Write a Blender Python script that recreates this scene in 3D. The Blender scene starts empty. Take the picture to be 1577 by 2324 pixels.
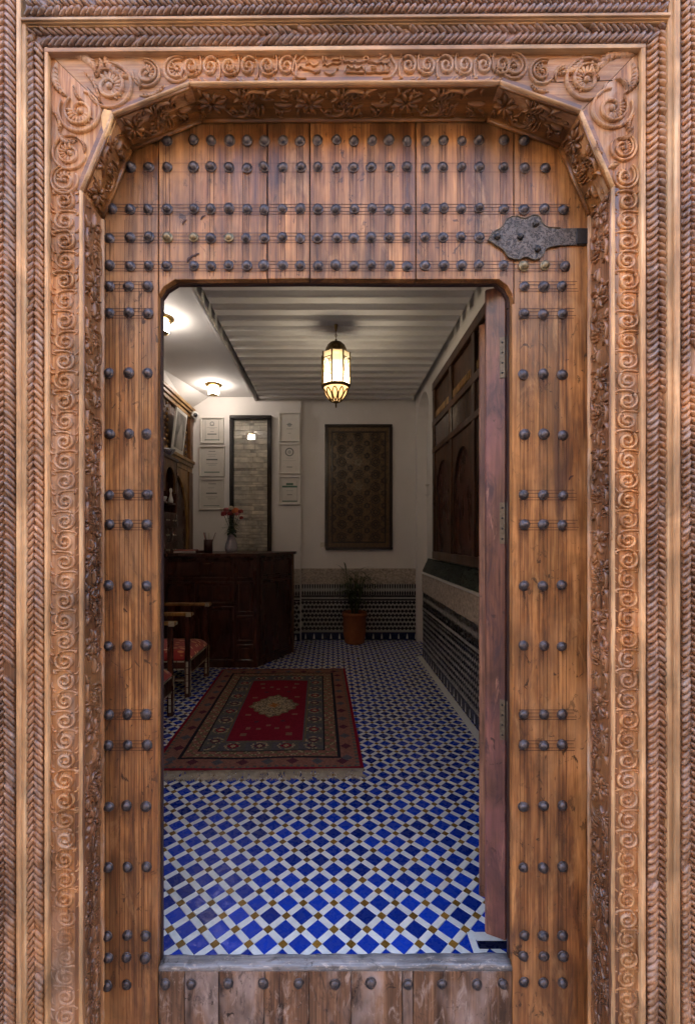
import bpy, bmesh, math, random
from mathutils import Vector, Matrix
R = math.radians
PI = math.pi
rng = random.Random(7)

# ------------------------------------------------------------------ camera, sky, sun, exposure
sc = bpy.context.scene
C = sc.collection
F, PX0, PY0 = 1032.0, 755.0, 1220.0      # focal length and principal point, in pixels of a 1577 x 2324 picture
CAM_D, CAM_H = 1.2, 1.27                 # camera to door plane, camera above the room floor
cam = bpy.data.cameras.new('camera')
cam.sensor_fit = 'VERTICAL'; cam.sensor_height = 36.0; cam.sensor_width = 24.0
cam.lens = 36.0 * F / 2324.0
cam.shift_x = (788.5 - PX0) / 2324.0
cam.shift_y = (PY0 - 1162.0) / 2324.0
cam.clip_start = 0.05; cam.clip_end = 200
camo = bpy.data.objects.new('camera', cam); C.objects.link(camo)
camo.location = (0, -CAM_D, CAM_H); camo.rotation_euler = (R(90), 0, 0)
sc.camera = camo

SUN_EL, SUN_AZ = 52.0, -14.0             # sun stands behind the house: the lane front is in open shade
w = bpy.data.worlds.new('World'); sc.world = w; w.use_nodes = True
nt = w.node_tree; nt.nodes.clear()
sky = nt.nodes.new('ShaderNodeTexSky'); sky.sky_type = 'NISHITA'; sky.sun_disc = False
sky.sun_elevation = R(SUN_EL); sky.sun_rotation = R(SUN_AZ); sky.air_density = 1.0; sky.dust_density = 3.0
bg = nt.nodes.new('ShaderNodeBackground'); bg.inputs[1].default_value = 0.15
out = nt.nodes.new('ShaderNodeOutputWorld')
nt.links.new(sky.outputs[0], bg.inputs[0]); nt.links.new(bg.outputs[0], out.inputs[0])
sl = bpy.data.lights.new('sun', 'SUN'); sl.energy = 5.0; sl.angle = R(0.5); sl.color = (1.0, 0.94, 0.85)
so = bpy.data.objects.new('sun', sl); C.objects.link(so)
sd = Vector((math.sin(R(SUN_AZ)) * math.cos(R(SUN_EL)), math.cos(R(SUN_AZ)) * math.cos(R(SUN_EL)), math.sin(R(SUN_EL))))
so.rotation_euler = sd.to_track_quat('Z', 'Y').to_euler(); so.location = sd * 30
sc.view_settings.view_transform = 'Standard'; sc.view_settings.look = 'None'
sc.view_settings.exposure = 3.4; sc.view_settings.gamma = 1.0
sc.render.engine = 'CYCLES'
sc.cycles.use_denoising = True
sc.cycles.max_bounces = 8; sc.cycles.diffuse_bounces = 5; sc.cycles.glossy_bounces = 3
sc.cycles.sample_clamp_indirect = 6.0; sc.cycles.caustics_reflective = False; sc.cycles.caustics_refractive = False

def P(px, py, d):                         # picture pixel + distance along the view axis -> world point
    return Vector(((px - PX0) / F * d, d - CAM_D, CAM_H - (py - PY0) / F * d))
def PX(px, d): return (px - PX0) / F * d
def PZ(py, d): return CAM_H - (py - PY0) / F * d

# ------------------------------------------------------------------ materials
M = {}
def new_mat(name):
    m = bpy.data.materials.new(name); m.use_nodes = True
    t = m.node_tree; t.nodes.clear()
    o = t.nodes.new('ShaderNodeOutputMaterial'); b = t.nodes.new('ShaderNodeBsdfPrincipled')
    t.links.new(b.outputs[0], o.inputs[0]); M[name] = m
    return m, t, b, o
def N(t, kind, **kw):
    n = t.nodes.new('ShaderNode' + kind)
    for k, v in kw.items(): setattr(n, k, v)
    return n
def pos_vec(t, scale, jitter=0.0):
    g = N(t, 'NewGeometry'); src = g.outputs['Position']
    if jitter:
        oi = N(t, 'ObjectInfo'); mu = N(t, 'Math', operation='MULTIPLY'); mu.inputs[1].default_value = jitter
        t.links.new(oi.outputs['Random'], mu.inputs[0])
        ad = N(t, 'VectorMath', operation='ADD'); t.links.new(src, ad.inputs[0]); t.links.new(mu.outputs[0], ad.inputs[1]); src = ad.outputs[0]
    v = N(t, 'VectorMath', operation='MULTIPLY'); t.links.new(src, v.inputs[0]); v.inputs[1].default_value = scale
    return v.outputs[0]
def noise(t, vec, scale=1.0, detail=4.0, rough=0.6, dist=0.0):
    n = N(t, 'TexNoise'); n.inputs['Scale'].default_value = scale; n.inputs['Detail'].default_value = detail
    n.inputs['Roughness'].default_value = rough; n.inputs['Distortion'].default_value = dist
    t.links.new(vec, n.inputs['Vector']); return n.outputs[0]
def ramp(t, fac, stops):
    r = N(t, 'ValToRGB'); t.links.new(fac, r.inputs[0]); e = r.color_ramp.elements
    while len(e) < len(stops): e.new(0.5)
    for x, (p, c) in zip(e, stops): x.position = p; x.color = (*c, 1) if len(c) == 3 else c
    return r.outputs[0]
def mixc(t, fac, a, b, mode='MIX'):
    m = N(t, 'Mix', data_type='RGBA', blend_type=mode)
    for sck, v in ((0, fac), (6, a), (7, b)):
        if isinstance(v, (int, float)): m.inputs[sck].default_value = v
        elif isinstance(v, tuple): m.inputs[sck].default_value = (*v, 1)
        else: t.links.new(v, m.inputs[sck])
    return m.outputs[2]
def bump(t, b, h, strength, dist=0.002):
    n = N(t, 'Bump'); n.inputs['Strength'].default_value = strength; n.inputs['Distance'].default_value = dist
    t.links.new(h, n.inputs['Height']); t.links.new(n.outputs[0], b.inputs['Normal']); return n
def mathn(t, op, a, b_):
    m = N(t, 'Math', operation=op)
    for i, v in ((0, a), (1, b_)):
        if isinstance(v, (int, float)): m.inputs[i].default_value = v
        else: t.links.new(v, m.inputs[i])
    return m.outputs[0]
def grey(v): return (v, v, v)

def wood(name, dark, mid, light, axis='z', rough=(0.35, 0.6), jitter=0.0, blotch=None, bl=(0.5, 0.7), spots=0.0, bmp=0.35, spec=0.5, cross=38, streak=1.0):
    m, t, b, o = new_mat(name)
    i = 'xyz'.index(axis)
    s1 = [cross] * 3; s1[i] = 1.6
    s2 = [cross * 6] * 3; s2[i] = 7
    n1 = noise(t, pos_vec(t, s1, jitter), 1, 5, 0.62, 0.7)
    n2 = noise(t, pos_vec(t, s2, jitter), 1, 3, 0.6, 0.2)
    v = mathn(t, 'ADD', mathn(t, 'MULTIPLY', n1, 0.58), mathn(t, 'MULTIPLY', n2, 0.42))
    col = ramp(t, v, [(0.34, dark), (0.48, mid), (0.63, light)])
    s3 = [7.0] * 3; s3[i] = 2.2
    n3 = noise(t, pos_vec(t, s3, jitter), 1, 4, 0.6, 0.4)
    if blotch:
        f = ramp(t, n3, [(bl[0], grey(0)), (bl[1], grey(0.85))])
        col = mixc(t, f, col, blotch)
    n7 = noise(t, pos_vec(t, [8.0 if q != i else 5.0 for q in range(3)], jitter), 1, 4, 0.6, 0.6)
    col = mixc(t, 1.0, col, ramp(t, n7, [(0.30, grey(0.50)), (0.5, grey(0.95)), (0.68, grey(1.35))]), 'MULTIPLY')
    s4 = [11.0] * 3; s4[i] = 0.9
    n4 = noise(t, pos_vec(t, s4, jitter), 1, 3, 0.6, 0)
    col = mixc(t, ramp(t, n4, [(0.52, grey(0)), (0.70, grey(0.6 * streak))]), col, tuple(c * 0.32 for c in mid))
    if spots:
        n5 = noise(t, pos_vec(t, (45, 45, 30), jitter), 1, 4, 0.65, 1.0)
        n6 = noise(t, pos_vec(t, (6, 6, 6), jitter), 1, 2, 0.5, 0)
        f5 = mathn(t, 'MULTIPLY', ramp(t, n5, [(0.60, grey(0)), (0.66, grey(spots))]), ramp(t, n6, [(0.42, grey(0)), (0.58, grey(1))]))
        col = mixc(t, f5, col, tuple(c * 0.16 for c in mid))
    t.links.new(col, b.inputs['Base Color'])
    rr = ramp(t, n3, [(0.3, grey(rough[0])), (0.7, grey(rough[1]))])
    t.links.new(rr, b.inputs['Roughness'])
    b.inputs['Specular IOR Level'].default_value = spec
    bump(t, b, mathn(t, 'ADD', n2, mathn(t, 'MULTIPLY', n1, 0.6)), bmp, 0.0015)
    return m
def simple(name, col, rough=0.5, metal=0.0, spec=0.5, var=0.0, nscale=20, bmp=0.0, bscale=60, coat=0.0, emit=None, es=1.0):
    m, t, b, o = new_mat(name)
    if var:
        n = noise(t, pos_vec(t, (nscale,) * 3, 3.0), 1, 4)
        c = ramp(t, n, [(0.3, tuple(x * (1 - var) for x in col)), (0.7, tuple(min(1, x * (1 + var)) for x in col))])
        t.links.new(c, b.inputs['Base Color'])
    else: b.inputs['Base Color'].default_value = (*col, 1)
    b.inputs['Roughness'].default_value = rough; b.inputs['Metallic'].default_value = metal
    b.inputs['Specular IOR Level'].default_value = spec; b.inputs['Coat Weight'].default_value = coat
    if bmp: bump(t, b, noise(t, pos_vec(t, (bscale,) * 3), 1, 4), bmp, 0.003)
    if emit: b.inputs['Emission Color'].default_value = (*emit, 1); b.inputs['Emission Strength'].default_value = es
    return m

# street-side woods
wood('frame_v', (0.13, 0.050, 0.020), (0.36, 0.160, 0.060), (0.58, 0.325, 0.145), 'z', (0.45, 0.7), 0, (0.36, 0.24, 0.17), (0.5, 0.72), 0.25, 0.4, 0.4)
wood('frame_h', (0.12, 0.046, 0.020), (0.34, 0.152, 0.058), (0.55, 0.31, 0.14), 'x', (0.45, 0.7), 0, (0.34, 0.23, 0.17), (0.5, 0.72), 0.25, 0.4, 0.4)
wood('rope_v', (0.07, 0.028, 0.016), (0.22, 0.102, 0.050), (0.42, 0.225, 0.12), 'z', (0.24, 0.42), 0, (0.40, 0.19, 0.075), (0.5, 0.68), 0.2, 0.35, 0.5)
wood('rope_h', (0.065, 0.028, 0.018), (0.20, 0.094, 0.050), (0.37, 0.20, 0.115), 'x', (0.24, 0.42), 0, (0.14, 0.08, 0.065), (0.5, 0.68), 0.2, 0.35, 0.5)
wood('fillet_v', (0.32, 0.17, 0.08), (0.52, 0.30, 0.145), (0.64, 0.43, 0.24), 'z', (0.5, 0.7), 0, (0.42, 0.23, 0.10), (0.52, 0.7), 0.1, 0.3, 0.4)
wood('fillet_h', (0.30, 0.16, 0.08), (0.46, 0.27, 0.13), (0.58, 0.38, 0.21), 'x', (0.5, 0.7), 0, (0.28, 0.15, 0.10), (0.52, 0.7), 0.1, 0.3, 0.4)
wood('reveal_v', (0.06, 0.024, 0.014), (0.165, 0.070, 0.032), (0.29, 0.135, 0.06), 'z', (0.2, 0.38), 0, (0.26, 0.12, 0.045), (0.5, 0.7), 0.3, 0.4, 0.5)
wood('reveal_h', (0.07, 0.026, 0.010), (0.19, 0.075, 0.020), (0.31, 0.13, 0.035), 'x', (0.22, 0.42), 0, (0.10, 0.04, 0.018), (0.5, 0.7), 0.3, 0.4, 0.5)
wood('plank', (0.075, 0.026, 0.010), (0.23, 0.092, 0.028), (0.42, 0.20, 0.068), 'z', (0.28, 0.5), 9.0, (0.42, 0.22, 0.095), (0.5, 0.72), 0.9, 0.5, 0.5, 30, 1.35)
wood('low_plank', (0.035, 0.016, 0.010), (0.13, 0.066, 0.036), (0.27, 0.15, 0.085), 'z', (0.35, 0.6), 9.0, (0.32, 0.25, 0.23), (0.55, 0.66), 1.0, 0.6, 0.4, 30, 1.2)
wood('sill_wood', (0.06, 0.055, 0.055), (0.14, 0.135, 0.14), (0.25, 0.24, 0.245), 'x', (0.25, 0.45), 0, (0.34, 0.31, 0.29), (0.52, 0.64), 0.9, 0.8, 0.7, 40)
wood('leaf_wood', (0.028, 0.010, 0.008), (0.085, 0.034, 0.024), (0.17, 0.075, 0.046), 'z', (0.28, 0.5), 5.0, (0.15, 0.06, 0.06), (0.5, 0.68), 0.8, 0.35, 0.5, 24)
wood('leaf_pale', (0.06, 0.026, 0.018), (0.17, 0.080, 0.050), (0.32, 0.165, 0.10), 'z', (0.35, 0.6), 5.0, (0.09, 0.04, 0.035), (0.5, 0.68), 0.8, 0.45, 0.5, 24)
wood('dark_wood', (0.022, 0.006, 0.005), (0.060, 0.018, 0.012), (0.10, 0.034, 0.02), 'z', (0.2, 0.4), 4.0, None, (0.5, 0.7), 0, 0.2, 0.5)
wood('cabinet_wood', (0.05, 0.020, 0.008), (0.13, 0.055, 0.020), (0.22, 0.105, 0.04), 'z', (0.25, 0.45), 4.0, None, (0.5, 0.7), 0, 0.2, 0.5)
wood('screen_wood', (0.025, 0.010, 0.005), (0.06, 0.024, 0.010), (0.11, 0.048, 0.02), 'z', (0.25, 0.45), 4.0, None, (0.5, 0.7), 0, 0.2, 0.5)
wood('gold_wood', (0.16, 0.08, 0.025), (0.30, 0.165, 0.05), (0.42, 0.25, 0.09), 'z', (0.3, 0.5), 4.0, None, (0.5, 0.7), 0, 0.2, 0.5)
def scuff(name, col, sc_=(60, 60, 22), lo=.56, hi=.66, amt=.8):
    t = M[name].node_tree; b = t.nodes['Principled BSDF']; l = b.inputs['Base Color'].links[0]; src = l.from_socket
    n = noise(t, pos_vec(t, sc_, 2.0), 1, 5, .7, .8)
    t.links.new(mixc(t, ramp(t, n, [(lo, grey(0)), (hi, grey(amt))]), src, col), b.inputs['Base Color'])
scuff('low_plank', (0.42, 0.34, 0.30), (45, 45, 16), .54, .70, .75); scuff('low_plank', (0.02, 0.012, 0.012), (30, 30, 9), .55, .68, .9)
scuff('sill_wood', (0.42, 0.36, 0.30), (50, 90, 90), .57, .68, .8); scuff('sill_wood', (0.03, 0.03, 0.035), (30, 60, 60), .56, .70, .8)
scuff('leaf_wood', (0.035, 0.018, 0.024), (26, 26, 7), .52, .66, .85); scuff('leaf_wood', (0.32, 0.17, 0.12), (40, 40, 6), .60, .72, .7)
scuff('plank', (0.05, 0.02, 0.016), (26, 26, 3.0), .55, .70, .75); scuff('plank', (0.50, 0.28, 0.12), (14, 14, 4), .56, .74, .55)
scuff('frame_v', (0.48, 0.38, 0.30), (20, 20, 7), .52, .72, .6); scuff('frame_h', (0.46, 0.36, 0.29), (7, 20, 20), .52, .72, .6); scuff('frame_v', (0.12, 0.055, 0.035), (30, 30, 5), .58, .70, .55)
scuff('rope_v', (0.38, 0.29, 0.25), (14, 14, 10), .52, .70, .6); scuff('rope_h', (0.30, 0.23, 0.21), (10, 14, 14), .52, .70, .55)
scuff('fillet_v', (0.24, 0.11, 0.05), (60, 60, 3), .54, .68, .6)
simple('chip_wood', (0.62, 0.36, 0.15), 0.7, var=0.2, nscale=60, bmp=0.4, bscale=200)
simple('groove', (0.05, 0.018, 0.012), 0.7)
simple('backing', (0.030, 0.012, 0.010), 0.6, var=0.4)
simple('iron', (0.085, 0.072, 0.075), 0.42, 0.8, var=0.5, nscale=90, bmp=0.25, bscale=400)
simple('iron_brassy', (0.21, 0.165, 0.10), 0.45, 0.85, var=0.3, nscale=90, bmp=0.25, bscale=400)
simple('bolt_iron', (0.03, 0.026, 0.026), 0.45, 0.6, var=0.3, nscale=90)
simple('brass', (0.42, 0.27, 0.09), 0.3, 1.0, var=0.2)
simple('lantern_brass', (0.16, 0.10, 0.035), 0.4, 0.9, var=0.3, nscale=80)
simple('plate_steel', (0.11, 0.09, 0.065), 0.5, 0.7, var=0.3, nscale=120)
def plate_mat():
    m, t, b, o = new_mat('etched_plate')
    v = pos_vec(t, (1, 1, 1))
    n = noise(t, v, 150, 2, 0.45, 1.0)
    f = ramp(t, n, [(0.45, grey(0)), (0.49, grey(1))])
    n2 = noise(t, v, 30, 3)
    c = mixc(t, f, (0.035, 0.028, 0.026), ramp(t, n2, [(0.3, (0.065, 0.054, 0.048)), (0.7, (0.15, 0.125, 0.11))]))
    t.links.new(c, b.inputs['Base Color']); b.inputs['Metallic'].default_value = 0.35; b.inputs['Roughness'].default_value = 0.5
    bump(t, b, f, 0.8, 0.0015)
plate_mat()
# plaster, stone
simple('plaster', (0.74, 0.71, 0.68), 0.85, var=0.04, nscale=3, bmp=0.08, bscale=40)
simple('ceiling_plaster', (0.70, 0.685, 0.67), 0.85, var=0.04, nscale=3, bmp=0.06, bscale=40)
simple('lane_plaster', (0.58, 0.44, 0.30), 0.9, var=0.18, nscale=1.2, bmp=0.4, bscale=20)
simple('facade_plaster', (0.56, 0.42, 0.27), 0.9, var=0.15, nscale=6, bmp=0.4, bscale=60)
simple('lane_stone', (0.27, 0.24, 0.21), 0.8, var=0.25, nscale=8, bmp=0.4, bscale=40)
simple('carved_plaster', (0.42, 0.36, 0.30), 0.85, var=0.45, nscale=45, bmp=1.0, bscale=90)
simple('stone_wall', (0.60, 0.56, 0.47), 0.85, var=0.6, nscale=5, bmp=0.5, bscale=60)
simple('mortar', (0.36, 0.31, 0.22), 0.9, var=0.2)
def glazed(name, col, hue=0.25, rough=0.16):
    m, t, b, o = new_mat(name)
    g = N(t, 'NewGeometry'); oi = N(t, 'ObjectInfo')
    r = mathn(t, 'FRACT', mathn(t, 'ADD', g.outputs['Random Per Island'], oi.outputs['Random']), 0)
    a = tuple(c * (1 - hue) for c in col); z = tuple(min(1, c * (1 + hue)) for c in col)
    base = mixc(t, r, a, z)
    n = noise(t, pos_vec(t, (40, 40, 40)), 1, 4, 0.6, 0.3)
    base = mixc(t, ramp(t, n, [(0.42, grey(0.22)), (0.62, grey(0))]), base, tuple(c * 0.45 for c in col))
    t.links.new(base, b.inputs['Base Color'])
    t.links.new(ramp(t, n, [(0.3, grey(rough * 2.2)), (0.6, grey(rough))]), b.inputs['Roughness'])
    b.inputs['Specular IOR Level'].default_value = .28
    bump(t, b, noise(t, pos_vec(t, (60, 60, 60)), 1, 3), 0.25, 0.0012)
glazed('tile_blue', (0.006, 0.040, 0.36), 0.5, 0.2)
glazed('tile_white', (0.80, 0.82, 0.80), 0.07, 0.24)
glazed('tile_ochre', (0.24, 0.125, 0.022), 0.35, 0.2)
glazed('dado_white', (0.40, 0.40, 0.38), 0.12, 0.22)
glazed('tile_black', (0.012, 0.013, 0.022), 0.4, 0.2)
glazed('tile_navy', (0.008, 0.014, 0.06), 0.4, 0.2)
glazed('tile_green', (0.018, 0.030, 0.025), 0.4, 0.25)
simple('grout', (0.30, 0.30, 0.28), 0.9, var=0.2)
# small things
simple('white_frame', (0.66, 0.63, 0.58), 0.5)
simple('paper', (0.62, 0.59, 0.54), 0.8, var=0.04)
simple('ink', (0.12, 0.13, 0.12), 0.7)
simple('ink_pale', (0.30, 0.30, 0.28), 0.7)
simple('ink_green', (0.05, 0.13, 0.085), 0.7)
simple('black_frame', (0.012, 0.009, 0.009), 0.18, coat=0.5)
simple('terracotta', (0.30, 0.095, 0.032), 0.7, var=0.2, nscale=14, bmp=0.2)
simple('soil', (0.03, 0.02, 0.014), 0.95)
simple('leaf_green', (0.035, 0.06, 0.022), 0.45, var=0.4)
simple('leaf_dark', (0.014, 0.035, 0.014), 0.5, var=0.4)
simple('stem_green', (0.05, 0.07, 0.025), 0.6)
simple('rose_red', (0.22, 0.015, 0.02), 0.6, var=0.3)
simple('rose_pink', (0.42, 0.12, 0.13), 0.6, var=0.3)
simple('rose_orange', (0.58, 0.15, 0.05), 0.6, var=0.3)
simple('rose_cream', (0.55, 0.45, 0.35), 0.6, var=0.2)
simple('porcelain', (0.46, 0.44, 0.50), 0.2)
simple('porcelain_blue', (0.06, 0.05, 0.11), 0.25)
simple('silver', (0.55, 0.55, 0.62), 0.25, 0.9)
simple('white_paint', (0.70, 0.69, 0.67), 0.35)
simple('black_plastic', (0.01, 0.01, 0.012), 0.3)
simple('cup_leather', (0.05, 0.014, 0.012), 0.4)
simple('book_red', (0.30, 0.05, 0.03), 0.5)
simple('book_pages', (0.50, 0.45, 0.46), 0.8)
simple('pen', (0.10, 0.05, 0.03), 0.4)
simple('inlay', (0.52, 0.49, 0.38), 0.25, var=0.3, nscale=120)
simple('photo_grey', (0.22, 0.205, 0.19), 0.6, var=0.5, nscale=9)
simple('photo_light', (0.42, 0.39, 0.35), 0.6, var=0.15, nscale=9)
simple('switch_plastic', (0.60, 0.56, 0.46), 0.4)
simple('fringe', (0.42, 0.36, 0.27), 0.9, var=0.2)
simple('carved_panel', (0.11, 0.062, 0.022), 0.4, var=0.4, nscale=30)
simple('carved_panel_dark', (0.022, 0.010, 0.006), 0.35, var=0.3)
simple('carved_panel_pale', (0.20, 0.15, 0.09), 0.4)
def brocade():
    m, t, b, o = new_mat('brocade')
    v = pos_vec(t, (1, 1, 1)); vo = N(t, 'TexVoronoi'); vo.inputs['Scale'].default_value = 13
    st = N(t, 'VectorMath', operation='MULTIPLY'); st.inputs[1].default_value = (1.0, 1.9, 1.0); t.links.new(v, st.inputs[0]); t.links.new(st.outputs[0], vo.inputs['Vector'])
    f = ramp(t, vo.outputs['Distance'], [(0.30, grey(1)), (0.38, grey(0))])
    c = mixc(t, f, (0.34, 0.012, 0.012), ramp(t, vo.outputs['Color'], [(0.3, (0.75, 0.36, 0.12)), (0.6, (0.80, 0.50, 0.32))]))
    t.links.new(c, b.inputs['Base Color']); b.inputs['Roughness'].default_value = 0.75
    b.inputs['Sheen Weight'].default_value = 0.3
brocade()
def rug_mat():
    m, t, b, o = new_mat('rug_wool')
    a = N(t, 'VertexColor', layer_name='knots')
    n = noise(t, pos_vec(t, (220, 220, 220)), 1, 3)
    c = mixc(t, 0.5, a.outputs[0], ramp(t, n, [(0.3, grey(0.45)), (0.7, grey(1.0))]), 'MULTIPLY')
    t.links.new(c, b.inputs['Base Color']); b.inputs['Roughness'].default_value = 0.95; b.inputs['Specular IOR Level'].default_value = 0.1
    bump(t, b, n, 0.7, 0.004)
rug_mat()
def lit(name, col, s0, s1, z0, z1, side=None):
    m, t, b, o = new_mat(name)
    g = N(t, 'NewGeometry'); sp = N(t, 'SeparateXYZ'); t.links.new(g.outputs['Position'], sp.inputs[0])
    mr = N(t, 'MapRange'); mr.inputs[1].default_value = z0; mr.inputs[2].default_value = z1; mr.inputs[3].default_value = s0; mr.inputs[4].default_value = s1
    t.links.new(sp.outputs[2], mr.inputs[0])
    b.inputs['Base Color'].default_value = (0.6, 0.55, 0.42, 1); b.inputs['Emission Color'].default_value = (*col, 1)
    t.links.new(mr.outputs[0], b.inputs['Emission Strength']); b.inputs['Roughness'].default_value = 0.3
lit('lantern_glass', (1.0, 0.74, 0.40), 0.30, 0.05, 2.50, 2.72)
def see_through(name, k):                   # frosted glass: part of the bulb's light passes straight out
    t = M[name].node_tree; o = t.nodes['Material Output']; b = t.nodes['Principled BSDF']
    tr = N(t, 'BsdfTransparent'); tr.inputs[0].default_value = (1, .93, .8, 1); mx = N(t, 'MixShader'); mx.inputs[0].default_value = k
    t.links.new(b.outputs[0], mx.inputs[1]); t.links.new(tr.outputs[0], mx.inputs[2]); t.links.new(mx.outputs[0], o.inputs[0])
see_through('lantern_glass', .22)
lit('lantern_bowl', (1.0, 0.55, 0.20), 0.12, 0.30, 2.34, 2.45)
lit('lamp_glass', (1.0, 0.87, 0.76), 6.8, 6.8, 2.8, 3.0)
def glass_mat():
    m, t, b, o = new_mat('pane_glass')
    t.nodes.remove(b); tr = N(t, 'BsdfTransparent'); gl = N(t, 'BsdfGlossy'); gl.inputs['Roughness'].default_value = 0.02
    lw = N(t, 'LayerWeight'); lw.inputs[0].default_value = .5
    fr = mathn(t, 'ADD', mathn(t, 'MULTIPLY', mathn(t, 'POWER', lw.outputs['Facing'], 4.0), .85), .05); mx = N(t, 'MixShader')
    t.links.new(fr, mx.inputs[0]); t.links.new(tr.outputs[0], mx.inputs[1]); t.links.new(gl.outputs[0], mx.inputs[2]); t.links.new(mx.outputs[0], o.inputs[0])
glass_mat()

# ------------------------------------------------------------------ mesh helpers
class MB:
    def __init__(s): s.v = []; s.f = []; s.m = []; s.sm = []
    def add(s, vs, fs, mat=0, smooth=False):
        o = len(s.v); s.v += [tuple(x) for x in vs]
        for f in fs: s.f.append(tuple(i + o for i in f)); s.m.append(mat); s.sm.append(smooth)
    def box(s, x0, x1, y0, y1, z0, z1, mat=0, b=0.0):
        if x0 > x1: x0, x1 = x1, x0
        if y0 > y1: y0, y1 = y1, y0
        if z0 > z1: z0, z1 = z1, z0
        if b <= 0:
            s.add([(x, y, z) for x in (x0, x1) for y in (y0, y1) for z in (z0, z1)],
                  [(0, 1, 3, 2), (4, 6, 7, 5), (0, 4, 5, 1), (2, 3, 7, 6), (0, 2, 6, 4), (1, 5, 7, 3)], mat)
            return
        b = min(b, (x1 - x0) * .45, (y1 - y0) * .45, (z1 - z0) * .45)
        bm = bmesh.new(); bmesh.ops.create_cube(bm, size=1)
        for v in bm.verts:
            v.co = Vector(((x0 + x1) / 2 + v.co.x * (x1 - x0), (y0 + y1) / 2 + v.co.y * (y1 - y0), (z0 + z1) / 2 + v.co.z * (z1 - z0)))
        bmesh.ops.bevel(bm, geom=bm.edges[:], offset=b, segments=1, profile=0.5, affect='EDGES')
        s.bm(bm, mat)
    def bm(s, bm, mat=0, smooth=False):
        bm.verts.index_update(); s.add([v.co for v in bm.verts], [[v.index for v in f.verts] for f in bm.faces], mat, smooth); bm.free()
    def prism(s, poly, y0, y1, mat=0, b=0.0, frame=None):     # polygon in (x, z), extruded along y
        bm = bmesh.new()
        vs = [bm.verts.new((p[0], y0, p[1])) for p in poly]; f = bm.faces.new(vs)
        r = bmesh.ops.extrude_face_region(bm, geom=[f])
        for v in r['geom']:
            if isinstance(v, bmesh.types.BMVert): v.co.y = y1
        bmesh.ops.recalc_face_normals(bm, faces=bm.faces[:])
        if b:
            fr = min(y0, y1)
            ed = [e for e in bm.edges if all(abs(v.co.y - fr) < 1e-6 for v in e.verts)]
            bmesh.ops.bevel(bm, geom=ed, offset=b, segments=2, profile=0.6, affect='EDGES')
        if frame:
            for v in bm.verts: v.co = frame(v.co.x, v.co.y, v.co.z)
        s.bm(bm, mat)
    def ribbon(s, pts, w, h, frame, mat=0, base=0.0):         # domed carved stroke; w, h: number or list; frame(u, v, h)
        n = len(pts); W = w if isinstance(w, (list, tuple)) else [w] * n; H = h if isinstance(h, (list, tuple)) else [h] * n
        prof = ((-1, 0), (-.72, .7), (0, 1), (.72, .7), (1, 0)); vs = []; fs = []
        for i in range(n):
            a = pts[max(0, i - 1)]; c = pts[min(n - 1, i + 1)]; dx, dy = c[0] - a[0], c[1] - a[1]; L = math.hypot(dx, dy) or 1
            nx, ny = -dy / L, dx / L
            for q, k in prof: vs.append(frame(pts[i][0] + nx * q * W[i] / 2, pts[i][1] + ny * q * W[i] / 2, base + k * H[i]))
        for i in range(n - 1):
            for k in range(4): a = i * 5 + k; fs.append((a, a + 1, a + 6, a + 5))
        fs.append((4, 3, 2, 1, 0)); a = (n - 1) * 5; fs.append((a, a + 1, a + 2, a + 3, a + 4))
        s.add(vs, fs, mat, True)
    def leaf(s, p0, p1, w, h, frame, bend=0.0, n=6, mat=0, base=0.0):
        dx, dy = p1[0] - p0[0], p1[1] - p0[1]; pts = []; W = []; H = []
        for i in range(n + 1):
            t = i / n; k = math.sin(PI * t)
            pts.append((p0[0] + dx * t - dy * bend * k, p0[1] + dy * t + dx * bend * k))
            e = math.sin(PI * min(1, max(0, 0.06 + 0.88 * t))) ** 0.7; W.append(w * e); H.append(h * (0.35 + 0.65 * e))
        s.ribbon(pts, W, H, frame, mat, base)
    def lathe(s, prof, n=16, c=(0, 0, 0), axis='z', mat=0, smooth=True, a0=0.0, cap=True):
        vs = []; fs = []; k = len(prof)
        for i in range(n):
            a = a0 + 2 * PI * i / n
            for r, z in prof:
                if axis == 'z': vs.append((c[0] + r * math.cos(a), c[1] + r * math.sin(a), c[2] + z))
                elif axis == 'y': vs.append((c[0] + r * math.cos(a), c[1] + z, c[2] + r * math.sin(a)))
                else: vs.append((c[0] + z, c[1] + r * math.cos(a), c[2] + r * math.sin(a)))
        for i in range(n):
            j = (i + 1) % n
            for q in range(k - 1): fs.append((i * k + q, j * k + q, j * k + q + 1, i * k + q + 1))
        s.add(vs, fs, mat, smooth)
        if cap:
            for q in (0, k - 1):
                if prof[q][0] > 1e-5: s.add([vs[i * k + q] for i in range(n)], [tuple(range(n))], mat, False)
    def tube(s, pts, r, n=6, mat=0, smooth=True):
        pts = [Vector(p) for p in pts]; rr = r if isinstance(r, (list, tuple)) else [r] * len(pts); vs = []; fs = []
        for i, p in enumerate(pts):
            d = (pts[min(len(pts) - 1, i + 1)] - pts[max(0, i - 1)]).normalized()
            a = d.orthogonal().normalized() if abs(d.z) > .9 else d.cross(Vector((0, 0, 1))).normalized(); b = d.cross(a)
            for k in range(n): t = 2 * PI * k / n; vs.append(p + (a * math.cos(t) + b * math.sin(t)) * rr[i])
        for i in range(len(pts) - 1):
            for k in range(n): l = (k + 1) % n; fs.append((i * n + k, i * n + l, (i + 1) * n + l, (i + 1) * n + k))
        fs.append(tuple(range(n))); fs.append(tuple(range((len(pts) - 1) * n, len(pts) * n)))
        s.add(vs, fs, mat, smooth)
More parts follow.
